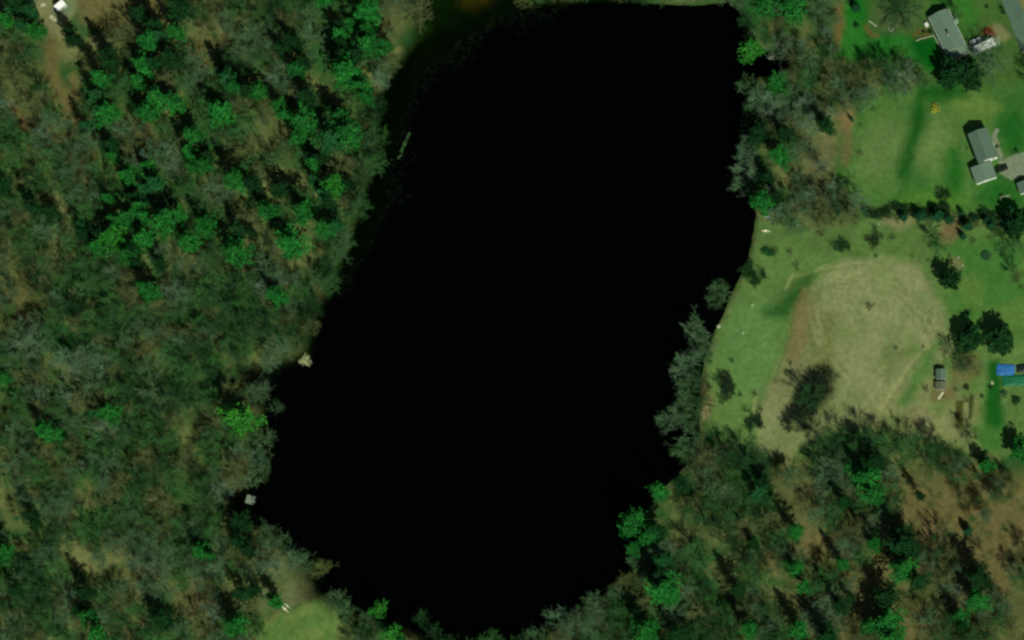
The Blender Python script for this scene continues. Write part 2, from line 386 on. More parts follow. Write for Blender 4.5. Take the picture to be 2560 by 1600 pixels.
# --- south-west lawn
paint(V([(612, 1492), (655, 1450), (690, 1446), (735, 1418), (775, 1408), (812, 1432), (836, 1460), (842, 1600), (560, 1600)]), lin(106, 126, 68), 8, zone=1, noisecol=lin(88, 118, 60), seed=81)
paint(V([(560, 1385), (640, 1362), (700, 1335), (742, 1355), (756, 1405), (700, 1435), (630, 1432), (585, 1420)]), lin(100, 106, 70), 12, zone=3, noisecol=lin(82, 96, 56), seed=85)
paint(ell(500, 1500, 60, 50), lin(96, 90, 58), 30, .8)
# --- marsh and shallows
paint(V([(985, -60), (1250, -60), (1250, 30), (1190, 45), (1060, 120), (1000, 110), (985, 50)]), lin(9, 26, 5), 30, zone=4, noisecol=lin(22, 46, 14), seed=91)
paint(V([(1090, -60), (1175, -60), (1165, 8), (1125, 20), (1095, 8)]), lin(66, 56, 12), 26, .9)
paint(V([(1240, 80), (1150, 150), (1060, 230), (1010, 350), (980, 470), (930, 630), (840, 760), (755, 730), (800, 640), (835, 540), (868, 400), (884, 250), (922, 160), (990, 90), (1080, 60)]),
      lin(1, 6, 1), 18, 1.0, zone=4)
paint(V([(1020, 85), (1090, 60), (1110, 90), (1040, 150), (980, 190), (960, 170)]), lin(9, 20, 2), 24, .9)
# shade over the cove, painted into the ground colour as near black
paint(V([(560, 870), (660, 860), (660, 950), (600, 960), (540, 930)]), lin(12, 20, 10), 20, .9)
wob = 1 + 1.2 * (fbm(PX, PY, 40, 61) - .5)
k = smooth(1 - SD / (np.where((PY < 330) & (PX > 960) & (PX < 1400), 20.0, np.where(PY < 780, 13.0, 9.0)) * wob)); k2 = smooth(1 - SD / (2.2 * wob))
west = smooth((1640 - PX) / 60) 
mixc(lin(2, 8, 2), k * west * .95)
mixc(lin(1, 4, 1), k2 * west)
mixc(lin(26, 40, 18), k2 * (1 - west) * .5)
sh = smooth((PX - 1640) / 60) * smooth(1 - np.abs(SD - 1.6 * wob) / 1.4) * smooth((fbm(PX, PY, 24, 88) - .4) / .2)
mixc(lin(120, 118, 84), sh * .5)

C0 *= np.array([.85, .86, .80])
# the ground sheet, cut along its kinds of cover
ny, nx = GX.shape
idx = np.arange(ny * nx).reshape(ny, nx)
Q = np.stack([idx[:-1, :-1], idx[:-1, 1:], idx[1:, 1:], idx[1:, :-1]], -1).reshape(-1, 4)
ZQ = ZONE[:-1, :-1].ravel(); SQ = np.minimum.reduce([SD[:-1, :-1], SD[1:, :-1], SD[:-1, 1:], SD[1:, 1:]]).ravel()
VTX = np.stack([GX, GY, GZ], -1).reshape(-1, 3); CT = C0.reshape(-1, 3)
ZQ = np.where(SQ < -1.5, 9, ZQ)
def sub_mesh(name, sel, z=None, mat=None):
    q = Q[sel]; u, inv = np.unique(q.ravel(), return_inverse=True)
    v = VTX[u].copy()
    if z is not None: v[:, 2] = z
    return np_mesh(name, v, inv.reshape(-1, 4), mat or M_ground, CT[u], smooth_=True)
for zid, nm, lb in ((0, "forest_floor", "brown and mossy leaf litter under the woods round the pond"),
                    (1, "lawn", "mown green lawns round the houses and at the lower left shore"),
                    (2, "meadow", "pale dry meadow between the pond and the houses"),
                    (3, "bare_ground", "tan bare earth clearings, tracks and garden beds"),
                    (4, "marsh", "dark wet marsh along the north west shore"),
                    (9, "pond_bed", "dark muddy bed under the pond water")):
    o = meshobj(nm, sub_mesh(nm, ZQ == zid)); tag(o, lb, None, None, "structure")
SM = SD[:-1, :-1].ravel()
o = meshobj("pond_water", sub_mesh("pond_water", SM < 3.5, z=0.0, mat=M_water)); tag(o, "still black pond water filling the middle of the view", kind="structure")

# ------------------------------------------------------------------ plant prototypes
class TB:
    def __init__(s): s.v = []; s.f = []
    def tube(s, a, b, ra, rb, n=3):
        d = (b - a).normalized(); u = d.orthogonal().normalized(); w_ = d.cross(u); k = len(s.v)
        for p, r in ((a, ra), (b, rb)):
            for i in range(n):
                t = 2 * math.pi * i / n; s.v.append(p + u * (math.cos(t) * r) + w_ * (math.sin(t) * r))
        for i in range(n):
            j = (i + 1) % n; s.f += [(k + i, k + j, k + n + j), (k + i, k + n + j, k + n + i)]
    def blade(s, a, b, wd, rnd):
        d = b - a; side = d.cross(Vector((rnd.uniform(-1, 1), rnd.uniform(-1, 1), rnd.uniform(.2, 1)))).normalized() * wd * .5
        k = len(s.v); s.v += [a - side, a + side, b]; s.f.append((k, k + 1, k + 2))
    def tri(s, c, size, rnd, flat=.5):
        n = Vector((rnd.gauss(0, flat), rnd.gauss(0, flat), 1)).normalized(); u = n.orthogonal().normalized(); w_ = n.cross(u)
        t0 = rnd.uniform(0, 6.28); k = len(s.v)
        for i, q in enumerate((0, 2.3, 3.9)):
            r = size * rnd.uniform(.6, 1.1); s.v.append(c + u * math.cos(t0 + q) * r + w_ * math.sin(t0 + q) * r)
        s.f.append((k, k + 1, k + 2))
    def arr(s): return np.array([tuple(p) for p in s.v], np.float32), np.array(s.f, np.int32)
    def mesh(s, name, mat, var=0.0, seed=0):
        v, f = s.arr(); t = None
        if var:                       # each bough a little lighter or darker, as needles age
            q = np.random.RandomState(seed + len(v)); b = 1 + (q.rand(len(v) // 75 + 2) - .5) * var
            b = b[np.arange(len(v)) // 75]; t = np.stack([b * b, b, b], 1)
        return np_mesh(name, v, f, mat, t)
UP = Vector((0, 0, 1))
def bend(d, rnd, spread, up):
    q = d + Vector((rnd.gauss(0, 1), rnd.gauss(0, 1), rnd.gauss(0, 1))) * spread + UP * up
    return q.normalized()
def bare_tree(seed, Ht=15.0, Rr=5.0, dens=1.0):
    rnd = random.Random(seed); T = TB(); Cn = TB()
    p = Vector((0, 0, -.6)); top = Vector((rnd.uniform(-.5, .5), rnd.uniform(-.5, .5), Ht * .42))
    T.tube(p, top * .5, .26, .22, 5); T.tube(top * .5, top, .22, .17, 5)
    lead = top + Vector((rnd.uniform(-.8, .8), rnd.uniform(-.8, .8), Ht * .33)); T.tube(top, lead, .17, .06, 4)
    def grow(a, d, ln, rad, dep):
        if dep == 3:
            Cn.blade(a, a + d * ln, rad, rnd); return
        mid = a + d * ln * .5; d2 = bend(d, rnd, .16, .10); b = mid + d2 * ln * .5
        if dep == 0: Cn.tube(a, mid, rad, rad * .7); Cn.tube(mid, b, rad * .7, rad * .35)
        elif dep == 1: Cn.tube(a, b, rad, rad * .4)
        else: Cn.blade(a, b, rad * 2.2, rnd)
        n = (6, 5, 7)[dep]; n = max(2, int(n * dens + rnd.random()))
        for i in range(n):
            t = .25 + .75 * (i + rnd.random()) / n
            q = (a + (mid - a) * t * 2) if t < .5 else (mid + (b - mid) * (t * 2 - 1))
            ch = bend(d, rnd, (.62, .65, .7)[dep], (.05, .05, .1)[dep])
            grow(q, ch, ln * (.58, .6, .62)[dep] * rnd.uniform(.7, 1.2), (.06, .05, .065)[dep], dep + 1)
    nl = rnd.randint(8, 10)
    for i in range(nl):
        an = 2 * math.pi * (i + rnd.uniform(-.3, .3)) / nl; t = rnd.uniform(.55, 1.0)
        a = top * t if t < 1 else top
        el = rnd.uniform(.35, .95)
        d = Vector((math.cos(an) * math.cos(el), math.sin(an) * math.cos(el), math.sin(el)))
        grow(a, d, Rr * rnd.uniform(.75, 1.1), .11, 0)
    for i in range(4):
        an = rnd.uniform(0, 6.28); d = Vector((math.cos(an) * .5, math.sin(an) * .5, .9)).normalized()
        grow(top + (lead - top) * rnd.uniform(.3, 1), d, Rr * .6, .08, 0)
    return T, Cn
def pine_tree(seed, Ht=18.0, Rr=5.0, sharp=.7, tuft=.40):
    rnd = random.Random(seed); T = TB(); Cn = TB()
    T.tube(Vector((0, 0, -.6)), Vector((0, 0, Ht * .6)), .32, .18, 6); T.tube(Vector((0, 0, Ht * .6)), Vector((0, 0, Ht * .97)), .18, .04, 4)
    nw = 13; z0 = Ht * .30
    lob = [rnd.uniform(.45, 1.2) for _ in range(7)]
    for k in range(nw):
        t = k / (nw - 1); z = z0 + (Ht * .96 - z0) * t
        Lr = Rr * (min(1, .55 + 1.6 * t) * (1 - t) ** sharp + .08)
        nb = 6 if t < .7 else 4
        a0 = rnd.uniform(0, 6.28)
        for j in range(nb):
            an = a0 + 2 * math.pi * j / nb + rnd.uniform(-.3, .3)
            q = (an % 6.283) / 6.283 * 7; l0 = lob[int(q) % 7] * (1 - q % 1) + lob[(int(q) + 1) % 7] * (q % 1)
            ln = Lr * l0 * rnd.uniform(.5, 1.3)
            el = rnd.uniform(-.05, .3) + .3 * t
            d = Vector((math.cos(an) * math.cos(el), math.sin(an) * math.cos(el), math.sin(el)))
            a = Vector((0, 0, z + rnd.uniform(-.35, .35))); b = a + d * ln
            Cn.tube(a, b, .06, .02)
            side = d.cross(UP).normalized()
            nt_ = max(3, int(ln * 3.0))
            for i in range(nt_):
                s = .22 + .78 * (i + rnd.random()) / nt_
                wdt = (1 - abs(s - .65)) * ln * .26
                c = a + (b - a) * s + side * rnd.uniform(-1, 1) * wdt + UP * rnd.uniform(-.05, .25)
                for _ in range(5):
                    Cn.tri(c + Vector((rnd.gauss(0, .24), rnd.gauss(0, .24), rnd.gauss(0, .16))), tuft * rnd.uniform(.6, 1.15), rnd, .95)
    return T, Cn
def shrub(seed, leafy, Ht=2.4, Rr=2.0):
    rnd = random.Random(seed); T = TB(); Cn = TB()
    for i in range(14 if not leafy else 8):
        an = rnd.uniform(0, 6.28); el = rnd.uniform(.5, 1.35)
        d = Vector((math.cos(an) * math.cos(el), math.sin(an) * math.cos(el), math.sin(el)))
        a = Vector((rnd.uniform(-.3, .3), rnd.uniform(-.3, .3), -.2)); b = a + d * Ht * rnd.uniform(.7, 1.05)
        T.tube(a, b, .05, .02)
        if not leafy:
            for _ in range(22):
                q = a + (b - a) * rnd.uniform(.3, 1); e = bend(d, rnd, .7, .1); Cn.blade(q, q + e * rnd.uniform(.4, 1.1), .075, rnd)
    if leafy:
        for _ in range(560):
            an = rnd.uniform(0, 6.28); el = math.asin(rnd.uniform(-.1, 1)); r = rnd.uniform(.12, 1.0) ** .5 * (1 + .22 * math.sin(an * 3 + seed) + .1 * math.sin(an * 7))
            c = Vector((math.cos(an) * math.cos(el) * Rr * r, math.sin(an) * math.cos(el) * Rr * r, .2 + math.sin(el) * Ht * r))
            Cn.tri(c, rnd.uniform(.14, .3), rnd, .8)
    return T, Cn
def proto(fn, name, mat, *a, **k):
    T, Cn = fn(*a, **k); return (T.mesh(name + "_trunk", M_bark), Cn.mesh(name + "_crown", mat, .7 if mat is not M_bark else .35), T.arr(), Cn.arr())
BARE = [proto(bare_tree, "bare_tree", M_bark, s) for s in range(9)]
PINE = [proto(pine_tree, "pine_tree", M_needle, 50 + s, 20, 5, (.7, .9, .6, .8)[s % 4]) for s in range(8)]
CONE = [proto(pine_tree, "spruce", M_needle, 80 + s, 9, 2.3, 1.0, .3) for s in range(3)]
DENSE = [proto(pine_tree, "round_pine", M_needle, 120 + s, 13, 5, .5, .62) for s in range(3)]
BUSH = [proto(shrub, "bare_shrub", M_bark, 20 + s, False) for s in range(4)]
LEAF = [proto(shrub, "leafy_shrub", M_leaf, 30 + s, True) for s in range(4)]

PLACED = []       # (x, y, r)
ITEMS = []        # records for labelling
def plant(kind, protos, px, py, r, col, hc=None, rbase=5.0, zs=None, tilt=None, trunk_col=None, name=None, base=None):
    """px,py = where the crown shows; r = crown radius in photo pixels"""
    s = r * MPP / rbase
    zs = zs if zs is not None else s
    hc = (hc if hc is not None else 11.0) * zs
    gx, gy, gz = G(px, py)
    x, y = W(px, py, hc + gz)
    lean = (0, 0)
    if tilt:
        ang, az = tilt; off = math.sin(R(ang)) * hc
        x -= math.cos(R(az)) * off; y -= math.sin(R(az)) * off
    z = max(hat(x, y), 0.02)
    ITEMS.append(dict(kind=kind, protos=protos, i=rng.randrange(len(protos)), x=x, y=y, z=z, s=s, zs=zs, col=col, tilt=tilt, px=px, py=py,
                      rz=rng.uniform(0, 6.283), tc=trunk_col or (.08, .11, .06), name=name or kind))
    PLACED.append((x, y, s * rbase))
    return ITEMS[-1]

# pines: crown positions read off the photograph (x, y, radius, tone)
B, D, Tt, Y = "bright green", "dark green", "blue-green", "yellow-green"
TONE = {B: lin(24, 96, 30), D: lin(8, 50, 14), Tt: lin(24, 80, 36), Y: lin(36, 108, 28)}
PINES = [(87, 80, 24, B), (15, 52, 22, B), (370, 112, 30, B), (440, 85, 24, B), (360, 172, 33, B), (255, 200, 26, B), (425, 155, 32, D), (245, 248, 22, Tt),
 (270, 288, 30, B), (395, 250, 28, B), (432, 264, 30, B), (372, 288, 25, B), (552, 285, 32, B), (572, 205, 24, Tt), (620, 235, 26, D), (215, 322, 20, Tt),
 (280, 372, 24, D), (480, 342, 28, B), (475, 388, 22, B), (520, 396, 18, D), (448, 30, 34, D), (352, 40, 22, D), (390, 70, 26, D), (180, 105, 20, D), (270, 150, 34, D), (45, 15, 30, D),
 (810, 3, 24, B), (915, 40, 38, B), (882, 66, 24, B), (850, 90, 22, B), (925, 120, 32, B), (965, 115, 18, B), (740, 180, 24, B), (868, 188, 38, B), (905, 225, 24, B),
 (700, 272, 26, B), (650, 235, 20, B), (760, 315, 38, B), (850, 300, 24, B), (872, 342, 36, B), (800, 404, 24, D), (730, 110, 28, D), (860, 150, 26, D), (770, 250, 26, D),
 (370, 425, 24, B), (322, 447, 26, B), (510, 420, 24, B), (590, 458, 34, B), (335, 500, 20, D), (388, 465, 24, Tt), (270, 500, 16, B), (350, 525, 22, B), (322, 552, 28, B),
 (412, 560, 34, B), (288, 602, 38, Y), (362, 605, 28, B), (322, 645, 22, B), (472, 612, 26, B), (512, 570, 32, B), (590, 640, 34, B), (598, 580, 26, D), (370, 730, 32, B), (400, 665, 20, D),
 (790, 412, 20, B), (835, 467, 30, Y), (785, 455, 20, Tt), (665, 535, 27, B), (760, 535, 31, B), (812, 576, 23, B), (842, 570, 18, Tt), (725, 620, 36, B), (690, 745, 29, B),
 (820, 510, 20, D), (700, 480, 26, D), (270, 1040, 27, B), (112, 1085, 29, B), (597, 1055, 42, Y), (10, 950, 18, B), (8, 470, 26, D), (85, 525, 24, D), (130, 535, 22, D), (210, 590, 20, D),
 (10, 1385, 22, B), (500, 1380, 25, B), (218, 1545, 22, B), (245, 1588, 24, B), (600, 1360, 26, D), (588, 1572, 32, B), (608, 1490, 26, D), (690, 1512, 20, B), (405, 1555, 30, D), (600, 1310, 24, D),
 (945, 1535, 26, Y), (985, 1590, 26, Y), (40, 1480, 22, D), (215, 1490, 24, D), (80, 1295, 20, D),
 (1650, 1232, 26, B), (1700, 1215, 26, D), (1588, 1308, 34, B), (1570, 1332, 24, B), (1622, 1348, 28, B), (1582, 1376, 18, B), (1662, 1408, 22, Tt), (1660, 1490, 40, B), (1620, 1582, 32, B),
 (1650, 1448, 32, D), (1640, 1330, 26, D), (1985, 1332, 26, B), (1882, 1362, 18, D), (1870, 1577, 28, B), (2000, 1580, 28, B), (1990, 1425, 22, B), (2012, 1470, 22, B), (1895, 1240, 20, Tt), (1910, 1212, 24, D),
 (2168, 1205, 40, B), (2182, 1242, 32, B), (2185, 1165, 30, D), (2465, 1166, 17, B), (2183, 1365, 24, B), (2262, 1375, 38, D), (2250, 1340, 30, D), (2260, 1432, 38, B), (2440, 1508, 34, B), (2445, 1450, 32, D),
 (2220, 1562, 36, B), (2232, 1606, 30, B), (2215, 1500, 32, D), (2400, 1545, 22, B), (2105, 1412, 20, B), (2110, 1258, 22, D), (1845, 1480, 22, D), (1690, 1590, 24, D), (2070, 1600, 30, D), (2100, 1520, 26, D),
 (1940, 215, 26, B), (1948, 395, 30, B), (1905, 513, 34, B), (1945, 498, 20, D), (1880, 130, 27, Y), (1985, 26, 38, B), (1915, 24, 26, B), (1895, 345, 34, D), (1960, 340, 26, D), (2065, 320, 26, D),
 (1920, 450, 24, D), (2375, 702, 22, D), (2428, 850, 30, D), (2504, 850, 34, D), (2548, 1128, 26, B), (2380, 186, 30, D), (2425, 184, 32, D), (2404, 172, 28, D), (2545, 560, 30, D), (2300, 1240, 14, D)]
extra = []
for (x, y, r, t) in PINES:
    if (x < 1050 or y > 1200) and r > 19 and rng.random() < (.5 if x < 1050 else .2):
        a = rng.uniform(0, 6.28); extra.append((x + math.cos(a) * r * 1.25, y + math.sin(a) * r * 1.1, r * rng.uniform(.55, .85), rng.choice([B, D, D, Tt])))
for (x, y, r, t) in PINES + extra:
    c = TONE[t]; j = rng.uniform(.82, 1.18); k_ = rng.uniform(.85, 1.15)
    it = plant("pine_tree", PINE, x, y - r * .2, r * 1.3, (c[0] * j * k_, c[1] * j, c[2] * j), zs=min(1.2, .66 + r / 75) * rng.uniform(.9, 1.1)); it["tone"] = t
    if x > 2300 and y < 1200: it["protos"] = DENSE; it["i"] %= 3; it["zs"] = .8; it["s"] *= 1.0; it["x"], it["y"] = W(x, y, 7 + 2); it["z"] = max(.02, hat(it["x"], it["y"]))
# little spruces of the hedgerow and the woods' edge
for (x, y, r) in [(2300, 540, 20), (2345, 542, 22), (2372, 548, 18), (2405, 533, 10), (2421, 566, 20), (2408, 592, 14), (2466, 552, 16), (2478, 566, 18), (2520, 548, 20), (2130, 300, 8),
                  (2420, 1328, 19), (2140, 20, 18), (2258, 544, 16), (2345, 85, 0)]:
    if r: plant("spruce", CONE, x, y, r, lin(16, 66, 34), hc=4, rbase=2.3, zs=max(.45, r / 28)); ITEMS[-1]["tone"] = "dark green"

# bare trees that can be told apart
GREY, PALE, BRN, GRN, DRK = lin(72, 104, 66), lin(86, 116, 84), lin(84, 98, 54), lin(54, 100, 46), lin(36, 72, 36)
TN = {GREY: "grey", PALE: "pale grey", BRN: "brown", GRN: "green-tinged", DRK: "dark"}
def bare(x, y, r, col, tilt=None, zs=None):
    k_ = rng.uniform(.85, 1.15); c = tuple(q * k_ * rng.uniform(.94, 1.06) for q in col)
    it = plant("bare_tree", BARE, x, y, r, c, hc=9.5, zs=zs if zs else (rng.uniform(.8, 1.1) if r > 17.5 else 1.15), tilt=tilt,
               trunk_col=tuple(q * .8 for q in c)); it["tone"] = TN[col]; return it
for a in [(2250, 28, 46, DRK), (2480, 150, 44, GREY), (2262, 200, 40, PALE), (2394, 28, 13, GRN), (2350, 610, 26, GRN), (2535, 620, 34, GRN), 
          (2090, 530, 30, DRK), (1985, 560, 26, GREY), (2055, 550, 28, BRN), (2018, 985, 34, DRK),
          (2345, 1110, 22, DRK), (2540, 690, 18, BRN), (2110, 1092, 30, DRK), (2170, 1095, 30, DRK), (2215, 1105, 28, GRN), (2275, 1112, 30, GRN), (2330, 1118, 28, GRN), (2060, 1112, 30, DRK),
          (2435, 915, 22, BRN), (2400, 905, 22, DRK), (2425, 1090, 24, DRK), (2010, 370, 34, GREY), (1960, 110, 34, PALE), (2010, 150, 34, GREY), (1990, 230, 36, GREY), (1920, 250, 34, PALE), (2060, 215, 28, BRN), (2130, 200, 24, BRN), (2190, 190, 24, BRN)]:
    bare(*a)
# trees that hang out over the water, bases on the bank
for (x, y, r, c, ang, az) in [(1760, 880, 24, GREY, 12, 180), (1752, 1005, 24, DRK, 12, 180), (1740, 945, 24, DRK, 14, 180), (1798, 725, 24, GREY, 26, 185), (1790, 750, 20, GREY, 24, 190), (1735, 825, 32, PALE, 28, 180), (1745, 855, 28, PALE, 26, 182), (1712, 905, 30, PALE, 28, 178), (1705, 935, 30, PALE, 28, 180), (1720, 960, 30, GREY, 26, 178),
          (1715, 990, 30, GREY, 28, 182), (1690, 1035, 32, PALE, 28, 185), (1665, 1055, 24, PALE, 30, 190), (1720, 1040, 28, GREY, 24, 180), (1718, 1095, 28, GREY, 22, 200), (1705, 1130, 28, GREY, 20, 210),
          (1880, 345, 26, GREY, 20, 180), (1862, 385, 30, PALE, 26, 180), (1855, 420, 28, PALE, 26, 180), (1850, 455, 28, PALE, 26, 180), (1870, 215, 28, GREY, 20, 185), (1885, 245, 26, PALE, 20, 180), (1880, 285, 26, GREY, 20, 180), (1865, 60, 24, DRK, 18, 180), (1875, 95, 24, GREY, 18, 190),
          (700, 870, 26, PALE, 16, -30), (670, 895, 28, PALE, 18, -40), (650, 975, 26, PALE, 18, -10), (632, 985, 30, GREY, 18, 0), (690, 1018, 16, GREY, 18, 0), (655, 1100, 28, GREY, 18, 0), (640, 1140, 30, PALE, 16, 10), (655, 1175, 26, GREY, 14, 10), (625, 1195, 24, PALE, 12, 20),
          (670, 1330, 26, GREY, 18, 40), (700, 1350, 24, GREY, 18, 45), (730, 1390, 30, PALE, 18, 40), (760, 1405, 24, GREY, 18, 45), (800, 1420, 26, BRN, 16, 40), (845, 1495, 26, GREY, 16, 60), (860, 1520, 24, GREY, 14, 60), (915, 1545, 20, GREY, 16, 60),
          (1055, 1545, 22, DRK, 18, 70), (1085, 1575, 22, DRK, 18, 70), (1340, 1595, 30, GREY, 16, 100), (1395, 1545, 28, PALE, 20, 120), (1420, 1570, 26, PALE, 18, 120), (1480, 1500, 28, GREY, 22, 130), (1490, 1530, 28, PALE, 20, 130), (1540, 1485, 30, GREY, 18, 140), (1565, 1450, 28, BRN, 20, 150), (1590, 1405, 24, GREY, 20, 170),
          (930, 130, 24, GREY, 14, 0), (955, 160, 22, GREY, 16, 0), (945, 260, 22, DRK, 18, 0), (935, 300, 24, DRK, 18, 0), (925, 350, 24, GREY, 18, 0), (915, 400, 26, GREY, 20, 0), (905, 440, 26, DRK, 20, 5), (885, 490, 26, GREY, 20, 10), (870, 530, 26, DRK, 20, 5), (860, 600, 26, GREY, 20, 10), (845, 630, 26, GREY, 20, 10), (820, 660, 26, DRK, 18, 0), (800, 700, 24, GREY, 16, -10), (780, 760, 24, DRK, 16, 0), (760, 800, 24, DRK, 16, 0), (745, 850, 24, DRK, 16, 0), (720, 820, 24, DRK, 10, 0)]:
    bare(x, y, r, tuple(q * .85 for q in c) if False else c, (ang, az)); ITEMS[-1]["col"] = tuple(q * f for q, f in zip(ITEMS[-1]["col"], (.84, .9, .78)))
NAMED = len(ITEMS)

# forest fill
WEST = V([(-120, -80), (60, -80), (70, 20), (110, 110), (150, 110), (170, 65), (250, 80), (330, 66), (430, 55), (480, 10), (500, -80), (1000, -80), (990, 30), (925, 130), (893, 230), (887, 370), (855, 480), (812, 600), (762, 690),
          (735, 760), (718, 830), (650, 845), (560, 868), (545, 940), (600, 975), (612, 1010), (615, 1060), (590, 1120), (545, 1150), (540, 1210), (610, 1260), (680, 1310), (715, 1360), (640, 1350), (570, 1380), (600, 1440), (620, 1480), (560, 1600), (-120, 1600)])
E1 = V([(1800, -80), (1965, -80), (1975, 60), (2000, 160), (2090, 150), (2200, 175), (2150, 215), (2040, 235), (1990, 290), (1965, 300), (1930, 330), (1975, 440), (2040, 480), (2030, 530), (1900, 530), (1800, 505), (1790, 400), (1810, 300), (1800, 200), (1800, 100)])
SE = V([(1620, 1130), (1670, 1060), (1760, 1070), (1850, 1115), (1905, 1090), (1990, 1045), (2100, 1048), (2260, 1095), (2390, 1130), (2560, 1125), (2560, 1620), (1290, 1620), (1320, 1490), (1420, 1430), (1520, 1370), (1520, 1260), (1590, 1180)])
SPARSE = V([(2170, 1110), (2300, 1100), (2560, 1150), (2560, 1330), (2390, 1340), (2300, 1330), (2210, 1300), (2190, 1220)])
SPARSES = [SPARSE, stroke([(135, 90), (120, 120), (128, 165), (150, 215), (180, 275), (205, 320)], 52), stroke([(20, 250), (60, 300), (100, 330)], 40), ell(545, 110, 50, 90, -20), ell(660, 345, 56, 50),
           ell(985, 70, 36, 60), ell(40, 740, 60, 90), ell(510, 1490, 60, 46), ell(225, 425, 22, 44, -30), ell(360, 350, 26, 34), ell(400, 90, 60, 30), ell(1950, 1165, 20, 34), ell(1935, 1390, 24, 44), ell(2055, 1400, 22, 36), ell(2330, 1340, 24, 60), ell(2040, 400, 36, 50), ell(2095, 60, 20, 70), ell(2040, 170, 18, 50, 20), ell(2040, 90, 50, 90), ell(2090, 270, 60, 50), ell(2050, 400, 50, 80), ell(2150, 200, 60, 24)]
HEDGE = V([(2030, 488), (2440, 492), (2440, 528), (2300, 520), (2030, 512)])
OTHER = [V([(2570, -80), (2700, -80), (2700, 60), (2600, 60)]), V([(1200, -80), (1780, -80), (1780, -4), (1220, 4)]), V([(840, 1478), (1050, 1512), (1290, 1515), (1290, 1600), (840, 1600)]), V([(2440, 150), (2480, 160), (2470, 190), (2440, 190)])]
cand = []
frs = np.random.RandomState(5)
def inpoly(p, poly): return sdf(np.array([p[0]]), np.array([p[1]]), poly)[0] > 0
def fill(poly, n, rmin, rmax, sep, seed):
    rs = np.random.RandomState(seed)
    P = np.array(poly); lo = P.min(0); hi = P.max(0)
    c = lo + rs.rand(n, 2) * (hi - lo)
    ok = sdf(c[:, 0], c[:, 1], poly) > 0; c = c[ok]
    sp = np.zeros(len(c), bool)
    for q in SPARSES: sp |= sdf(c[:, 0], c[:, 1], q) > 0
    for (x, y), s_ in zip(c, sp):
        if s_ and rs.rand() > .25: continue
        r = rs.uniform(rmin, rmax) if not s_ else rs.uniform(10, 17)
        gx, gy = W(x, y, 9)
        if sdat(gx, gy) < 1.0: continue
        R2 = r * MPP
        if float(noise2(np.array([x]), np.array([y]), 55, 44)[0]) > (.62 if x < 700 and y < 480 else .70 if x < 1950 or y < 900 else .56): continue
        if any((gx - a) ** 2 + (gy - b) ** 2 < (sep * (R2 + q)) ** 2 for a, b, q in PLACED): continue
        PLACED.append((gx, gy, R2)); cand.append((x, y, r))
fill(WEST, 7000, 21, 37, .52, 1)
fill(E1, 1200, 20, 32, .50, 2)
fill(SE, 4500, 21, 37, .52, 3)
for i, p in enumerate(OTHER): fill(p, 300, 20, 30, .6, 10 + i)
fieldn = lambda x, y, sc_, sd_: float(fbm(np.array([x]), np.array([y]), sc_, sd_)[0])
inview = [c for c in cand if -10 < c[0] < 2570 and -10 < c[1] < 1610]
named_bare = sum(1 for i in ITEMS if i["kind"] == "bare_tree")
inview.sort(key=lambda c: -c[2])
solo = set(inview[:max(0, 298 - named_bare)])
stuffv, stufff, stuffc = [], [], []; nv = 0
def tcol(x, y):
    a = fieldn(x, y, 130, 77); b = rng.random()
    if x > 1750 and y < 620: return PALE if b < .25 else (GREY if b < .6 else (BRN if b < .88 else GRN))
    if a > .55: base = GREY if b < .42 else (PALE if b < .55 else (GRN if b < .75 else BRN))
    elif a > .45: base = GRN if b < .5 else (BRN if b < .65 else GREY)
    else: base = DRK if b < .35 else (GRN if b < .85 else BRN)
    return base
for c in cand:
    col = tcol(c[0], c[1])
    if c in solo:
        PLACED_keep = len(PLACED); bare(c[0], c[1], c[2], col); continue

    pr = BARE[rng.randrange(9)]
    k_ = rng.uniform(.8, 1.2); s = c[2] * MPP / 5; zs = rng.uniform(.75, 1.05)
    gx, gy, gz = G(c[0], c[1]); x, y = W(c[0], c[1], 9.5 * zs + gz); z = max(hat(x, y), 0)
    rz = rng.uniform(0, 6.28); cs, sn = math.cos(rz), math.sin(rz)
    for (v, f) in (pr[2], pr[3]):
        q = np.empty_like(v); q[:, 0] = (v[:, 0] * cs - v[:, 1] * sn) * s + x; q[:, 1] = (v[:, 0] * sn + v[:, 1] * cs) * s + y; q[:, 2] = v[:, 2] * zs + z
        stuffv.append(q); stufff.append(f + nv); nv += len(v)
        stuffc.append(np.tile(np.array(col, np.float32) * k_, (len(v), 1)))
if stuffv:
    me = np_mesh("leafless_forest", np.concatenate(stuffv), np.concatenate(stufff), M_bark, np.concatenate(stuffc))
    o = meshobj("leafless_forest", me); tag(o, "smaller leafless trees crowding the woods round the pond", kind="stuff")
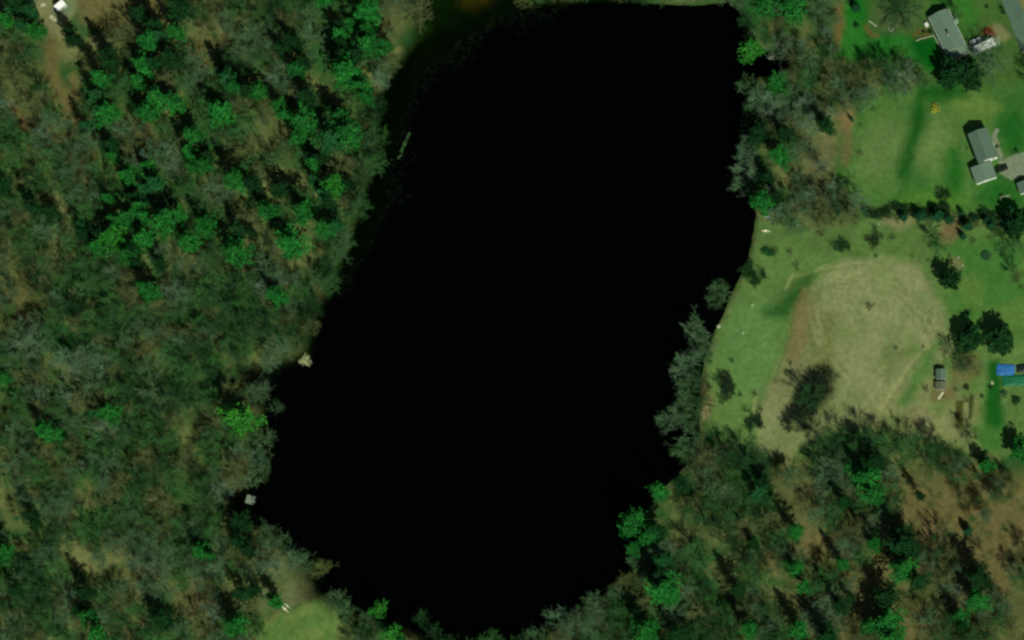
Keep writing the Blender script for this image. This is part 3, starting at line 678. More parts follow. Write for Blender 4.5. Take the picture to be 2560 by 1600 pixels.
# shrubs
def bush(kind, protos, x, y, r, col, tone, hz=1.0):
    it = plant(kind, protos, x, y, r, col, hc=1.4, rbase=2.0, zs=max(.35, r * MPP / 2 * .8) * hz); it["tone"] = tone
for a in [(2176, 764, 14), (1990, 560, 10), (2050, 585, 12), (1940, 625, 10), (1975, 628, 10), (1990, 665, 12), (2230, 595, 12), (1830, 900, 9), (1812, 930, 8), (1775, 905, 9), (2308, 866, 5), (2425, 780, 7), (2415, 1000, 10), (2390, 975, 8),
          (1865, 1025, 12), (1900, 1025, 10), (1850, 985, 9), (1885, 985, 10), (1820, 1075, 9), (1835, 1095, 10), (2150, 385, 10), (2190, 640, 7), (2280, 640, 6), (2320, 650, 6), (2540, 700, 12), (2555, 720, 10), (2315, 970, 10), (2375, 640, 8),
          (2120, 520, 14), (2140, 545, 10), (2180, 535, 14), (2205, 530, 12), (2225, 530, 12), (2245, 548, 14), (2385, 545, 14), (2440, 560, 12), (2500, 560, 14), (2430, 600, 12), (2152, 312, 8), (2183, 272, 8), (1815, 1150, 12), (2240, 870, 8)]:
    bush("bare_shrub", BUSH, *a, tuple(q * rng.uniform(.8, 1.2) for q in (DRK if a[2] % 2 else BRN)), "dark" if a[2] % 2 else "brown")
for (x, y, r, c, tone) in [(763, 900, 15, lin(168, 172, 118), "pale straw-coloured"), (2338, 270, 12, lin(158, 160, 50), "yellow-flowering"), (2468, 78, 10, lin(110, 58, 36), "rust-red"), (2482, 84, 8, lin(160, 110, 80), "pink"),
          (2140, 62, 8, lin(20, 62, 22), "dark green"), (2325, 78, 6, lin(20, 50, 24), "dark green"), (2309, 79, 5, lin(20, 50, 24), "dark green"), (2467, 16, 5, lin(16, 56, 24), "dark green"), (2503, 19, 6, lin(16, 56, 24), "dark green"), (2508, 30, 6, lin(16, 56, 24), "dark green"),
          (2366, 138, 9, lin(90, 110, 80), "grey-green"), (2418, 372, 4, lin(80, 110, 60), "grey-green"), (2493, 366, 5, lin(30, 66, 26), "dark green"), (2474, 618, 1, GRN, ""), (2416, 968, 8, lin(52, 60, 24), "olive"),
          (2476, 968, 6, lin(20, 66, 24), "dark green"), (2455, 990, 5, lin(30, 70, 28), "dark green"), (2540, 1000, 12, lin(20, 60, 24), "dark green"), (2510, 985, 10, lin(60, 98, 56), "grey-green"),
          (2405, 1170, 8, lin(40, 80, 30), "olive"), (2520, 300, 1, GRN, ""), (2540, 375, 6, lin(20, 76, 24), "dark green"), (1915, 628, 12, lin(30, 84, 30), "leafy green"), (1930, 632, 10, lin(30, 84, 30), "leafy green")]:
    if tone: bush("leafy_shrub", LEAF, x, y, r, c, tone)

def cluster(cx, cy, rx, ry, n, rmin, rmax, col, tone, where, leafy=False, hz=1.2):
    lst = []
    for k in range(n):
        a = rng.uniform(0, 6.28); rr = math.sqrt(rng.random())
        bush("leafy_shrub" if leafy else "bare_shrub", LEAF if leafy else BUSH, cx + math.cos(a) * rx * rr, cy + math.sin(a) * ry * rr, rng.uniform(rmin, rmax), tuple(q * rng.uniform(.8, 1.2) for q in col), tone, hz)
        ITEMS[-1]["clump"] = where; ITEMS[-1]["tc"] = (.05, .07, .04); lst.append(ITEMS[-1])
for i in range(9):
    t = i / 8; cluster(1024 - 25 * t, 334 + 60 * t, 2.5, 2.5, 1, 3.5, 4 + 3 * t, lin(66, 98, 54), "pale green", "thin reed row off the north-west shore", True, .5)
cluster(1885, 685, 34, 24, 14, 12, 18, lin(34, 74, 28), "dark green", "clump on the east shore lawn")
cluster(1887, 1058, 20, 18, 9, 12, 17, lin(32, 62, 32), "dark", "round clump at the meadow's south tip")
cluster(1800, 975, 34, 36, 15, 12, 19, lin(40, 64, 36), "dark", "clump below the shore lawn")
cluster(2106, 612, 20, 14, 8, 11, 16, lin(38, 78, 36), "dark", "clump at the dry oval's north edge")
cluster(2356, 486, 15, 12, 7, 10, 15, lin(28, 66, 24), "dark green", "clump alone on the upper lawn")
cluster(2180, 592, 18, 22, 9, 10, 15, lin(48, 74, 36), "olive", "clump below the hedgerow's left end")
cluster(1930, 1155, 30, 20, 9, 12, 18, lin(60, 78, 40), "brown-green", "clump at the meadow's lowest corner")
for i in range(34):
    x = 2165 + i * 12.2; y = 528 + 10 * math.sin(i * .7) + (18 if x > 2400 else 0) + rng.uniform(-5, 5)
    if 2378 < x < 2398: continue
    lf = i % 2 == 0
    bush("leafy_shrub" if lf else "bare_shrub", LEAF if lf else BUSH, x, y, rng.uniform(11, 15), tuple(q * rng.uniform(.8, 1.2) for q in (lin(18, 58, 22) if lf else lin(44, 60, 30))), "dark green" if lf else "olive-brown", 1.3)
    ITEMS[-1]["clump"] = "hedgerow between the two lawns"
for k in range(60):
    t = rng.random(); a = rng.uniform(0, 6.28); rr = math.sqrt(rng.random())
    x = 2062 + (1985 - 2062) * t + math.cos(a) * 34 * rr; y = 948 + (1055 - 948) * t + math.sin(a) * 30 * rr
    bush("bare_shrub", BUSH, x, y, rng.uniform(14, 21), tuple(q * rng.uniform(.8, 1.15) for q in lin(48, 66, 40)), "dark thicket", 1.5); ITEMS[-1]["tc"] = (.05, .06, .04); ITEMS[-1]["thicket"] = (x, y)
# undergrowth: thin brush under the woods, one mass
uv, uf, uc = [], [], []; nv = 0
rs = np.random.RandomState(99)
for poly, n in ((WEST, 5200), (SE, 2600), (E1, 900)):
    P = np.array(poly); lo = P.min(0); hi = P.max(0); c = lo + rs.rand(n, 2) * (hi - lo)
    dn = fbm(c[:, 0], c[:, 1], 70, 12)
    c = c[(sdf(c[:, 0], c[:, 1], poly) > 0) & (dn > .45)]
    for (x, y) in c:
        gx, gy, gz = G(x, y)
        if sdat(gx, gy) < .5: continue
        pr = BUSH[rs.randint(4)][3] if rs.rand() < .65 else LEAF[rs.randint(4)][3]
        v, f = pr; m = min(len(f), 60); f = f[rs.choice(len(f), m, replace=False)]
        u, inv = np.unique(f.ravel(), return_inverse=True); v = v[u]; f = inv.reshape(-1, 3)
        s = rs.uniform(.4, 1.0)
        q = v * s; q[:, 0] += gx; q[:, 1] += gy; q[:, 2] += gz
        uv.append(q); uf.append(f + nv); nv += len(v)
        cc = (lin(50, 90, 44), lin(68, 86, 46), lin(32, 80, 38), lin(78, 92, 52))[rs.randint(4)]
        uc.append(np.tile(np.array(cc, np.float32), (len(v), 1)))
me = np_mesh("undergrowth", np.concatenate(uv), np.concatenate(uf), M_bark, np.concatenate(uc))
tag(meshobj("undergrowth", me), "low brush and saplings covering the floor of the woods", kind="stuff")

# reeds and drowned brush along the shaded west bank, one ragged mass
wv, wf, wc = [], [], []; nv = 0
rs = np.random.RandomState(7)
cnd = np.stack([rs.uniform(560, 1420, 60000), rs.uniform(-20, 1560, 60000)], 1)
dd = -sdf(cnd[:, 0], cnd[:, 1], SHORE) * MPP
nn = fbm(cnd[:, 0], cnd[:, 1], 60, 71); top = (cnd[:, 1] < 520)
reach = np.where(top, 9.0, 4.0) * (nn * 1.8 - .35)
ok = (dd < 1.5) & (dd > -reach) & (rs.rand(60000) < np.clip(1.15 + dd / np.maximum(reach, .5), 0, 1) * .55)
for (x, y), d_ in zip(cnd[ok], dd[ok]):
    gx, gy = W(x, y, 0)
    v, f = LEAF[rs.randint(4)][3]; m = 16; f = f[rs.choice(len(f), m, replace=False)]
    u, inv = np.unique(f.ravel(), return_inverse=True); v = v[u] * rs.uniform(.3, .6); f = inv.reshape(-1, 3)
    q = v.copy(); q[:, 0] += gx; q[:, 1] += gy; q[:, 2] = q[:, 2] * .5 + .02
    wv.append(q); wf.append(f + nv); nv += len(v)
    cc = lin(14, 34, 10) if y > 200 else lin(20, 42, 12)
    wc.append(np.tile(np.array(cc, np.float32) * rs.uniform(.5, 1.3), (len(v), 1)))
me = np_mesh("reeds", np.concatenate(wv), np.concatenate(wf), M_leaf, np.concatenate(wc))
tag(meshobj("reeds", me), "dark reeds and waterweed fringing the shaded west bank", kind="stuff")
# ---- build the individual plants, with labels that single each out
def side(px, py):
    if px < 1120: return "west woods"
    if px > 1780 and py < 700: return "north-east yards"
    if py > 1100 or (px < 1780 and py > 1090): return "south-east woods"
    return "east meadow side"
DOWN = ["at the top edge", "a tenth of the way down", "two tenths down", "three tenths down", "four tenths down", "at half height", "six tenths down", "seven tenths down", "eight tenths down", "at the bottom edge"]
ORD = ["first", "second", "third", "fourth", "fifth", "sixth", "seventh", "eighth", "ninth", "tenth", "eleventh", "twelfth", "thirteenth", "fourteenth", "fifteenth", "sixteenth", "seventeenth", "eighteenth", "nineteenth", "twentieth"]
NAME = {"pine_tree": "pine", "spruce": "small spruce", "bare_tree": "leafless tree", "bare_shrub": "bare shrub", "leafy_shrub": "shrub"}
CAT = {"pine_tree": "pine tree", "spruce": "spruce", "bare_tree": "bare tree", "bare_shrub": "shrub", "leafy_shrub": "bush"}
GRP = {"pine_tree": "pines standing in the woods and gardens", "spruce": "small spruces along hedgerow and woods edge", "bare_tree": "leafless trees round the pond",
       "bare_shrub": "bare shrubs on the meadow and hedgerow", "leafy_shrub": "leafy garden and shore shrubs"}
cells = {}
for it in ITEMS:
    it["cell"] = (it["kind"], it.get("tone", ""), side(it["px"], it["py"]), int(np.clip(it["py"] / 160, 0, 9)), bool(it["tilt"]))
    cells.setdefault(it["cell"], []).append(it)
for k_, L_ in cells.items():
    L_.sort(key=lambda i: i["px"])
    for n, it in enumerate(L_):
        kd, tone, sd_, dn, tl = k_
        nm = (f"{tone} tree leaning over water" if tl else f"{tone} {NAME[kd]}")
        it["label"] = (f"{nm}, {ORD[min(n, 19)]} from left, " if len(L_) > 1 else f"{nm}, ") + f"{sd_}, {DOWN[dn]}"
th = sorted([i for i in ITEMS if "thicket" in i], key=lambda i: i["py"])
for b in range(0, len(th), 10):
    row = sorted(th[b:b + 10], key=lambda i: i["px"])
    for n, it in enumerate(row):
        it["label"] = f"dark bare shrub in the oval meadow thicket, {ORD[n]} from left in its {ORD[b // 10]} band down"
cl = {}
for it in ITEMS:
    if "clump" in it: cl.setdefault((it["clump"], it["kind"]), []).append(it)
for (wh, kd), L_ in cl.items():
    L_.sort(key=lambda i: i["px"])
    for n, it in enumerate(L_): it["label"] = f"{it['tone']} {NAME[kd]}, {ORD[n]} from left in the {wh}"
for it in ITEMS:
    pr = it["protos"][it["i"]]
    e = empty(it["name"], (it["x"], it["y"], it["z"]), it["rz"])
    if it["tilt"]:
        ang, az = it["tilt"]; ax = Vector((-math.sin(R(az)), math.cos(R(az)), 0))
        q = Matrix.Rotation(R(ang), 4, ax) @ Matrix.Rotation(it["rz"], 4, 'Z'); e.rotation_euler = q.to_euler()
    e.scale = (it["s"], it["s"], it["zs"])
    tag(e, it["label"], CAT[it["kind"]], GRP[it["kind"]])
    t = meshobj("trunk" if "shrub" not in it["kind"] else "stem", pr[0], e); t.color = (*it["tc"], 1)
    c = meshobj("crown", pr[1], e); c.color = (*it["col"], 1)

# ------------------------------------------------------------------ built things
class MB:
    def __init__(s): s.v = []; s.f = []
    def poly(s, pts, faces): k = len(s.v); s.v += [tuple(p) for p in pts]; s.f += [tuple(k + i for i in q) for q in faces]
    def box(s, x0, x1, y0, y1, z0, z1):
        s.poly([(x0, y0, z0), (x1, y0, z0), (x1, y1, z0), (x0, y1, z0), (x0, y0, z1), (x1, y0, z1), (x1, y1, z1), (x0, y1, z1)],
               [(3, 2, 1, 0), (4, 5, 6, 7), (0, 1, 5, 4), (1, 2, 6, 5), (2, 3, 7, 6), (3, 0, 4, 7)])
    def cyl(s, a, b, r, n=12, r2=None):
        a, b = Vector(a), Vector(b); d = (b - a).normalized(); u = d.orthogonal().normalized(); w_ = d.cross(u); r2 = r if r2 is None else r2
        p = [a + (u * math.cos(6.28318 * i / n) + w_ * math.sin(6.28318 * i / n)) * r for i in range(n)] + [b + (u * math.cos(6.28318 * i / n) + w_ * math.sin(6.28318 * i / n)) * r2 for i in range(n)]
        s.poly(p, [(i, (i + 1) % n, n + (i + 1) % n, n + i) for i in range(n)] + [tuple(range(n))[::-1], tuple(range(n, 2 * n))])
    def build(s, name, mat, parent=None, bevel=0, smooth_=False):
        me = bpy.data.meshes.new(name); me.from_pydata(s.v, [], s.f); me.materials.append(mat); me.update()
        if smooth_: me.polygons.foreach_set("use_smooth", [True] * len(me.polygons))
        o = meshobj(name, me, parent)
        if bevel:
            m = o.modifiers.new("b", 'BEVEL'); m.width = bevel; m.segments = 2
        return o
def ang_of(p0, p1):          # heading of photo direction p0->p1
    return math.atan2(-(p1[1] - p0[1]), p1[0] - p0[0])
def roof_gable(parent, L_, Wd, ze, zr, mat, ov=.35, name="roof", x0=None, x1=None, y0=0.0):
    """ridge along local x"""
    a = -L_ / 2 - ov if x0 is None else x0; b = L_ / 2 + ov if x1 is None else x1; h = Wd / 2 + ov; t = .14
    sl_ = (zr - ze) / (Wd / 2); zo = ze - sl_ * ov
    mb = MB()
    for sgn in (1, -1):
        p = [(a, y0 + sgn * h, zo), (b, y0 + sgn * h, zo), (b, y0, zr), (a, y0, zr)]
        q = [(x, y, z + t) for x, y, z in p]
        f = [(0, 1, 2, 3), (7, 6, 5, 4), (0, 4, 5, 1), (1, 5, 6, 2), (3, 7, 4, 0)]
        if sgn < 0: f = [g[::-1] for g in f]
        mb.poly(p + q, [g[::-1] for g in f])
    return mb.build(name, mat, parent)
def walls_gable(parent, L_, Wd, ze, zr, mat, z0=-.4, name="wall", x0=None, x1=None, y0=0.0):
    a = -L_ / 2 if x0 is None else x0; b = L_ / 2 if x1 is None else x1; h = Wd / 2; mb = MB()
    pts = []
    for x in (a, b): pts += [(x, y0 - h, z0), (x, y0 + h, z0), (x, y0 + h, ze), (x, y0, zr), (x, y0 - h, ze)]
    mb.poly(pts, [(0, 4, 3, 2, 1), (5, 6, 7, 8, 9), (0, 5, 9, 4), (1, 2, 7, 6), (4, 9, 8, 3), (2, 3, 8, 7)])
    return mb.build(name, mat, parent)
def window(parent, c, w_, h_, normal):
    """normal: 'x','-x','y','-y' in local axes"""
    x, y, z = c; t = .05; fr = MB(); gl = MB(); e = .07
    def bx(m, a0, a1, z0, z1, d0, d1):
        if 'y' in normal:
            s_ = -1 if normal[0] == '-' else 1; m.box(x + a0, x + a1, min(y + s_ * d0, y + s_ * d1), max(y + s_ * d0, y + s_ * d1), z + z0, z + z1)
        else:
            s_ = -1 if normal[0] == '-' else 1; m.box(min(x + s_ * d0, x + s_ * d1), max(x + s_ * d0, x + s_ * d1), y + a0, y + a1, z + z0, z + z1)
    bx(fr, -w_ / 2 - e, -w_ / 2, -e, h_ + e, .004, t); bx(fr, w_ / 2, w_ / 2 + e, -e, h_ + e, .004, t)
    bx(fr, -w_ / 2, w_ / 2, -e, 0, .004, t); bx(fr, -w_ / 2, w_ / 2, h_, h_ + e, .004, t); bx(fr, -w_ / 2, w_ / 2, h_ / 2 - .02, h_ / 2 + .02, .008, t - .01)
    bx(gl, -w_ / 2, w_ / 2, 0, h_, .002, .02)
    f = fr.build("window", M_white, parent); gl.build("pane", M_glass, f)
def roofpoint(px, py, z):
    gx, gy, gz = G(px, py); x, y = W(px, py, z + gz); return x, y, hat(x, y)

# road, driveways
def sheet(name, poly, mat, lift, label, soft=None):
    P = np.array(poly); lo = P.min(0) - 4; hi = P.max(0) + 4
    st = 3.0; xs = np.arange(lo[0], hi[0], st); ys = np.arange(lo[1], hi[1], st)
    X, Y = np.meshgrid(xs, ys); ny_, nx_ = X.shape
    d = sdf(X + 3 * (noise2(X, Y, 14, 3) - .5), Y + 3 * (noise2(X, Y, 14, 8) - .5), poly)
    vid = np.full(X.shape, -1); v = []; f = []
    for j in range(ny_):
        for i in range(nx_):
            x, y, z = G(X[j, i], Y[j, i]); vid[j, i] = len(v); v.append((x, y, z + lift))
    for j in range(ny_ - 1):
        for i in range(nx_ - 1):
            if (d[j, i] + d[j + 1, i + 1]) / 2 > 0: f.append((vid[j, i], vid[j + 1, i], vid[j + 1, i + 1], vid[j, i + 1]))
    u = sorted({k for q in f for k in q}); mp = {k: i for i, k in enumerate(u)}
    mb = MB(); mb.v = [v[k] for k in u]; mb.f = [tuple(mp[k] for k in q) for q in f]
    o = mb.build(name, mat, smooth_=True); tag(o, label, kind="structure"); return o
sheet("road", [(2476, -60), (2518, -60), (2546, 0), (2572, 56), (2640, 190), (2602, 205), (2555, 128), (2504, 0)], M_asph, .10, "grey asphalt road crossing the upper right corner")
sheet("driveway", [(2500, 398), (2560, 380), (2640, 370), (2640, 440), (2560, 440), (2530, 452), (2498, 432), (2494, 405)], M_gravel, .10, "pale gravel driveway beside the grey roofed house")
sheet("gravel_drive", [(2425, 100), (2470, 88), (2500, 95), (2500, 112), (2470, 124), (2432, 140), (2418, 122)], M_gravel, .10, "gravel parking strip under the white camper")
sheet("garden_path", [(2488, 318), (2478, 345), (2490, 372), (2500, 400), (2510, 400), (2500, 365), (2492, 340), (2500, 322)], M_gravel, .10, "worn pale path beside the east wall of the grey roofed house")

# house 1 (north-east, long)
c0 = (2348, 37); c1 = (2397, 142)
x, y, z = roofpoint(2371, 84, 3.8)
hd = ang_of((2343, 38), (2393, 142))
h1 = empty("house", (x, y, z), hd); tag(h1, "long house with grey-green gable roof at the upper right, near the road", "house")
walls_gable(h1, 15.5, 7.4, 2.9, 4.3, M_siding, x0=-8.6, x1=5.8)
rf = roof_gable(h1, 15.5, 7.4, 2.9, 4.3, M_shingle, x0=-9.0, x1=6.0)
walls_gable(h1, 4, 7.0, 2.4, 3.5, M_siding, x0=5.85, x1=9.2, y0=.6)
roof_gable(h1, 4, 7.0, 2.4, 3.5, mat_plain("light_roof_shingles", lin(98, 122, 96), nscale=2, var=.12), x0=6.02, x1=9.5, y0=.6, ov=.3)["label"] = "lighter, lower roof over the south wing"
mb = MB(); mb.box(-.45, .45, -.4, .4, 3.8, 5.6); mb.box(-.52, .52, -.47, .47, 5.6, 5.72); ch = mb.build("chimney", M_brick, rf)
mb = MB(); mb.box(-9.0, 6.0, -.1, .1, 4.42, 4.46); mb.build("ridge_cap", mat_plain("ridge_shingles", lin(98, 120, 98)), rf)
for yy in (-4.1, 4.1): mb = MB(); mb.box(-9.0, 6.0, yy - .06, yy + .06, 2.62, 2.74); mb.build("gutter", M_white, rf)
mb = MB(); mb.cyl((.7, -.5, 4.5), (.7, -.5, 5.3), .16, 8); mb.build("vent_pipe", M_white, rf)
mb = MB(); mb.box(-4.6, -3.0, 3.72, 5.2, -.3, 2.3); po = mb.build("porch", M_siding, h1)
mb = MB()
mb.poly([(-4.9, 3.2, 2.62), (-2.7, 3.2, 2.62), (-2.7, 5.45, 2.62), (-4.9, 5.45, 2.62), (-3.8, 3.0, 3.3), (-3.8, 5.45, 3.3)], [(0, 4, 5, 3), (1, 2, 5, 4), (3, 5, 2), (0, 3, 2, 1)])
mb.build("porch_roof", M_shingle, po)
for xx in (-7.2, -5.6, -1.4, .6, 2.6, 4.6, 7.6): window(h1, (xx, 3.7 if xx < 5.8 else 4.1, 1.0), 1.0, 1.2, 'y')
for xx in (-6, -3, 0, 3): window(h1, (xx, -3.7, 1.0), 1.1, 1.2, '-y')
for yy in (-1.2, 2.2): window(h1, (9.2, yy, .9), 1.0, 1.1, 'x')
for yy in (-1.8, 1.8): window(h1, (-8.6, yy, 1.0), 1.0, 1.1, '-x')
mb = MB(); mb.box(-3.95, -3.05, 5.2, 5.26, -.1, 2.0); dr = mb.build("door", M_white, h1); mb = MB(); mb.cyl((-3.2, 5.26, .95), (-3.2, 5.33, .95), .05, 8); mb.build("handle", M_dark, dr)
# white box and low wall behind
x, y, z = G(2317, 63); e = empty("storage_box", (x, y, z), hd); tag(e, "small white storage box on the patio west of the long house", "storage box")
mb = MB(); mb.box(-.7, .7, -.6, .6, -.05, .8); mb.build("body", M_white, e, .04); mb = MB(); mb.poly([(-.78, -.68, .81), (.78, -.68, .81), (.78, .68, .81), (-.78, .68, .81), (-.78, -.5, .95), (.78, -.5, .95), (.78, .5, 1.0), (-.78, .5, 1.0)], [(3, 2, 1, 0), (4, 5, 6, 7), (0, 1, 5, 4), (1, 2, 6, 5), (2, 3, 7, 6), (3, 0, 4, 7)]); mb.build("lid", M_white, e)
def wall_line(name, pts, wd, ht, mat, label, cat, seg=1.1):
    P3 = [G(*p) for p in pts]; x, y, z = P3[0]; root = empty(name, (x, y, z)); tag(root, label, cat)
    for a, b in zip(P3[:-1], P3[1:]):
        L_ = math.hypot(b[0] - a[0], b[1] - a[1]); n = max(1, int(L_ / seg)); an = math.atan2(b[1] - a[1], b[0] - a[0])
        for i in range(n):
            t = (i + .5) / n; q = (a[0] + (b[0] - a[0]) * t - x, a[1] + (b[1] - a[1]) * t - y, a[2] + (b[2] - a[2]) * t - z)
            mb = MB(); hh = ht * rng.uniform(.85, 1.1); l = L_ / n * .48
            mb.box(-l, l, -wd / 2, wd / 2, -.2, hh); o = mb.build("stone", mat, root, .04); o.location = q; o.rotation_euler = (rng.uniform(-.03, .03), rng.uniform(-.03, .03), an + rng.uniform(-.06, .06))
    return root
wall_line("garden_wall", [(2290, 103), (2300, 98), (2334, 89), (2352, 122), (2358, 134)], .3, .4, M_rock, "low pale stone garden wall bent round the green bank west of the long house", "garden wall")
wall_line("edging_stones", [(2172, 52), (2180, 58), (2192, 66)], .5, .35, M_rock, "row of pale edging stones by the leafless tree at the upper right", "stones", seg=1.3)
wall_line("stone_edging", [(2220, 68), (2228, 80), (2234, 70)], .4, .3, M_rock, "small V of pale stones on the lawn west of the long house", "stones", seg=1.2)
wall_line("roadside_wall", [(2512, 62), (2540, 100)], .35, .5, mat_plain("dark_stone", lin(70, 76, 50)), "short dark stone wall beside the road at upper right", "stone wall")

# house 2
x, y, z = roofpoint((2418.5 + 2467 + 2494 + 2446) / 4, (333.6 + 319 + 391 + 407.5) / 4, 4.8)
hd = ang_of((2443, 326), (2470, 399))
h2 = empty("house", (x, y, z), hd); tag(h2, "two-storey white house with plain grey roof beside the gravel driveway", "house")
walls_gable(h2, 11.2, 7.2, 4.4, 5.9, M_white)
rf = roof_gable(h2, 11.2, 7.2, 4.4, 5.9, M_shingle2, ov=.25)
mb = MB(); mb.box(-5.8, 5.8, -.1, .1, 6.02, 6.06); mb.build("ridge_cap", mat_plain("ridge_shingles_dark", lin(88, 110, 88)), rf)
mb = MB(); mb.cyl((2, -1.2, 5.4), (2, -1.2, 6.3), .12, 8); mb.build("vent_pipe", M_brick, rf)
for zz in (.9, 2.9):
    for xx in (-4, -1.4, 1.4, 4): window(h2, (xx, 3.6, zz), .9, 1.2, 'y')
    for xx in (-3.6, 0, 3.6): window(h2, (xx, -3.6, zz), .9, 1.2, '-y')
    for yy in (-2, 2): window(h2, (5.6, yy, zz), .9, 1.2, 'x'); window(h2, (-5.6, yy, zz), .9, 1.2, '-x')
mb = MB(); mb.box(-.5, .5, 3.6, 3.66, .1, 2.2); dr = mb.build("door", M_dark, h2); mb = MB(); mb.cyl((.35, 3.66, 1.1), (.35, 3.73, 1.1), .05, 8); mb.build("handle", M_pale, dr)
mb = MB(); mb.box(-.9, .9, 3.7, 4.9, -.3, .12); mb.box(-.9, .9, 4.9, 5.25, -.3, -.02); mb.build("steps", M_rock, h2)
# garage
x, y, z = roofpoint(2459, 431, 3.0); hd = ang_of((2437, 457), (2489, 439))
g = empty("garage", (x, y, z), hd); tag(g, "grey-roofed white garage just south of the two-storey house", "garage")
hd2 = 0
def gable_y(parent, Lx, Ly, ze, zr, wm, rm):
    e2 = parent
    walls = walls_gable(e2, Ly, Lx, ze, zr, wm); walls.rotation_euler = (0, 0, math.pi / 2)
    r_ = roof_gable(e2, Ly, Lx, ze, zr, rm, ov=.2); r_.rotation_euler = (0, 0, math.pi / 2); return r_
gable_y(g, 7.8, 6.0, 3.0, 3.9, M_white, M_shingle)
for s_ in (-1.9, 1.9):
    mb = MB(); mb.box(3.9, 3.95, s_ - 1.2, s_ + 1.2, 0, 2.2)
    dr = mb.build("garage_door", M_siding, g)
    for k in range(3):
        mb = MB(); mb.box(3.951, 3.97, s_ - 1.15, s_ + 1.15, .08 + k * .7, .70 + k * .7); mb.build("panel", M_white, dr)
window(g, (-1.5, -3.0, 1.0), 1.0, 1.0, '-y'); window(g, (1.5, -3.0, 1.0), 1.0, 1.0, '-y')
# link between house and garage
x, y, z = G(2470, 402)
e = empty("entry_steps", (x, y, z), hd); tag(e, "small pale entry steps between the white house and its garage", "steps")
for k in range(3):
    mb = MB(); mb.box(-1.0, 1.0, -.3 - .35 * k, .05 - .35 * k, -.1, .55 - .17 * k); mb.build("step", M_pale, e, .02)
# shed at right edge
x, y, z = roofpoint(2563, 466, 2.6)
s1 = empty("shed", (x, y, z), R(18)); tag(s1, "small grey-roofed shed cut by the right edge, below the driveway", "shed")
gable_y(s1, 5.2, 4.0, 2.3, 3.2, M_white, M_shingle2)
mb = MB(); mb.box(-.8, .8, -2.06, -2.0, 0, 1.9); dr = mb.build("door", M_siding, s1); mb = MB(); mb.box(.55, .62, -2.12, -2.06, .9, 1.05); mb.build("handle", M_dark, dr)
# two garden sheds
for (px, py, Lx, Ly, ze, zr, mt, lb) in [(2352.5, 935, 3.6, 3.6, 2.0, 2.7, M_shingle2, "grey-roofed garden shed with sunlit east wall, the northern one of the pair"),
                                        (2352, 964, 3.9, 2.8, 1.6, 2.1, mat_plain("brown_roof", lin(86, 92, 68), nscale=2), "lower brown-grey garden shed, the southern one of the pair")]:
    x, y, z = roofpoint(px, py, ze + .2); e = empty("garden_shed", (x, y, z), R(1)); tag(e, lb, "shed", "garden sheds by the vegetable beds")
    wl = walls_gable(e, Ly, Lx, ze, zr, M_siding); wl.rotation_euler = (0, 0, math.pi / 2)
    r_ = roof_gable(e, Ly, Lx, ze, zr, mt, ov=.12); r_.rotation_euler = (0, 0, math.pi / 2)
    mb = MB(); mb.box(Lx / 2, Lx / 2 + .05, -.45, .45, 0, 1.6 if ze > 1.7 else 1.35); dr = mb.build("door", M_white, e); mb = MB(); mb.box(Lx / 2 + .05, Lx / 2 + .1, .25, .32, .8, .95); mb.build("handle", M_dark, dr)
# white-roofed shed upper left
x, y, z = roofpoint(149.5, 12.5, 2.8); hd = ang_of((139, 22), (160, 4))
e = empty("shed", (x, y, z), hd); tag(e, "white metal-roofed shed in the dirt clearing at the top left corner", "shed")
mb = MB(); mb.box(-1.85, 1.85, -1.0, 1.0, -.4, 2.6); mb.build("wall", M_siding, e)
mb = MB(); mb.poly([(-2.0, -1.15, 2.62), (2.0, -1.15, 2.62), (2.0, 1.15, 2.86), (-2.0, 1.15, 2.86), (-2.0, -1.15, 2.74), (2.0, -1.15, 2.74), (2.0, 1.15, 2.98), (-2.0, 1.15, 2.98)], [(3, 2, 1, 0), (4, 5, 6, 7), (0, 1, 5, 4), (1, 2, 6, 5), (2, 3, 7, 6), (3, 0, 4, 7)])
rf = mb.build("roof", mat_plain("white_roof", (.80, .82, .76), rough=.4, var=.08), e)
for k in range(9):
    mb = MB(); xx = -1.8 + k * .45; mb.poly([(xx, -1.15, 2.745), (xx + .05, -1.15, 2.745), (xx + .05, 1.15, 2.985), (xx, 1.15, 2.985), (xx, -1.15, 2.79), (xx + .05, -1.15, 2.79), (xx + .05, 1.15, 3.03), (xx, 1.15, 3.03)], [(3, 2, 1, 0), (4, 5, 6, 7), (0, 1, 5, 4), (1, 2, 6, 5), (2, 3, 7, 6), (3, 0, 4, 7)])
    mb.build("rib", M_white, rf)
mb = MB(); mb.box(-.5, .4, -1.06, -1.0, 0, 2.0); dr = mb.build("door", M_wood, e); mb = MB(); mb.box(.25, .31, -1.12, -1.06, .9, 1.05); mb.build("handle", M_dark, dr)

# poles / lumber in clearing
def logs(name, px, py, heading, n, ln, r, mat, label, cat, part="log"):
    x, y, z = G(px, py); e = empty(name, (x, y, max(z, -.1)), heading); tag(e, label, cat)
    for i in range(n):
        mb = MB(); rr = r * rng.uniform(.7, 1.15); o_ = (i - (n - 1) / 2) * r * 2.3; l = ln * rng.uniform(.75, 1.1)
        mb.cyl((-l / 2, o_, rr), (l / 2, o_ + rng.uniform(-.3, .3), rr), rr, 8, rr * .8); q = mb.build(part, mat, e); q.rotation_euler = (0, 0, rng.uniform(-.05, .05))
    return e
logs("pole_stack", 80, 14, ang_of((70, 0), (88, 26)), 3, 4.6, .13, M_pale, "long pale poles lying side by side on the track, top left", "poles", "pole")
logs("brush_pile", 134, 47, ang_of((122, 42), (145, 62)), 6, 3.2, .10, M_pale, "scattered pale branches below the white-roofed shed", "branch pile", "branch")
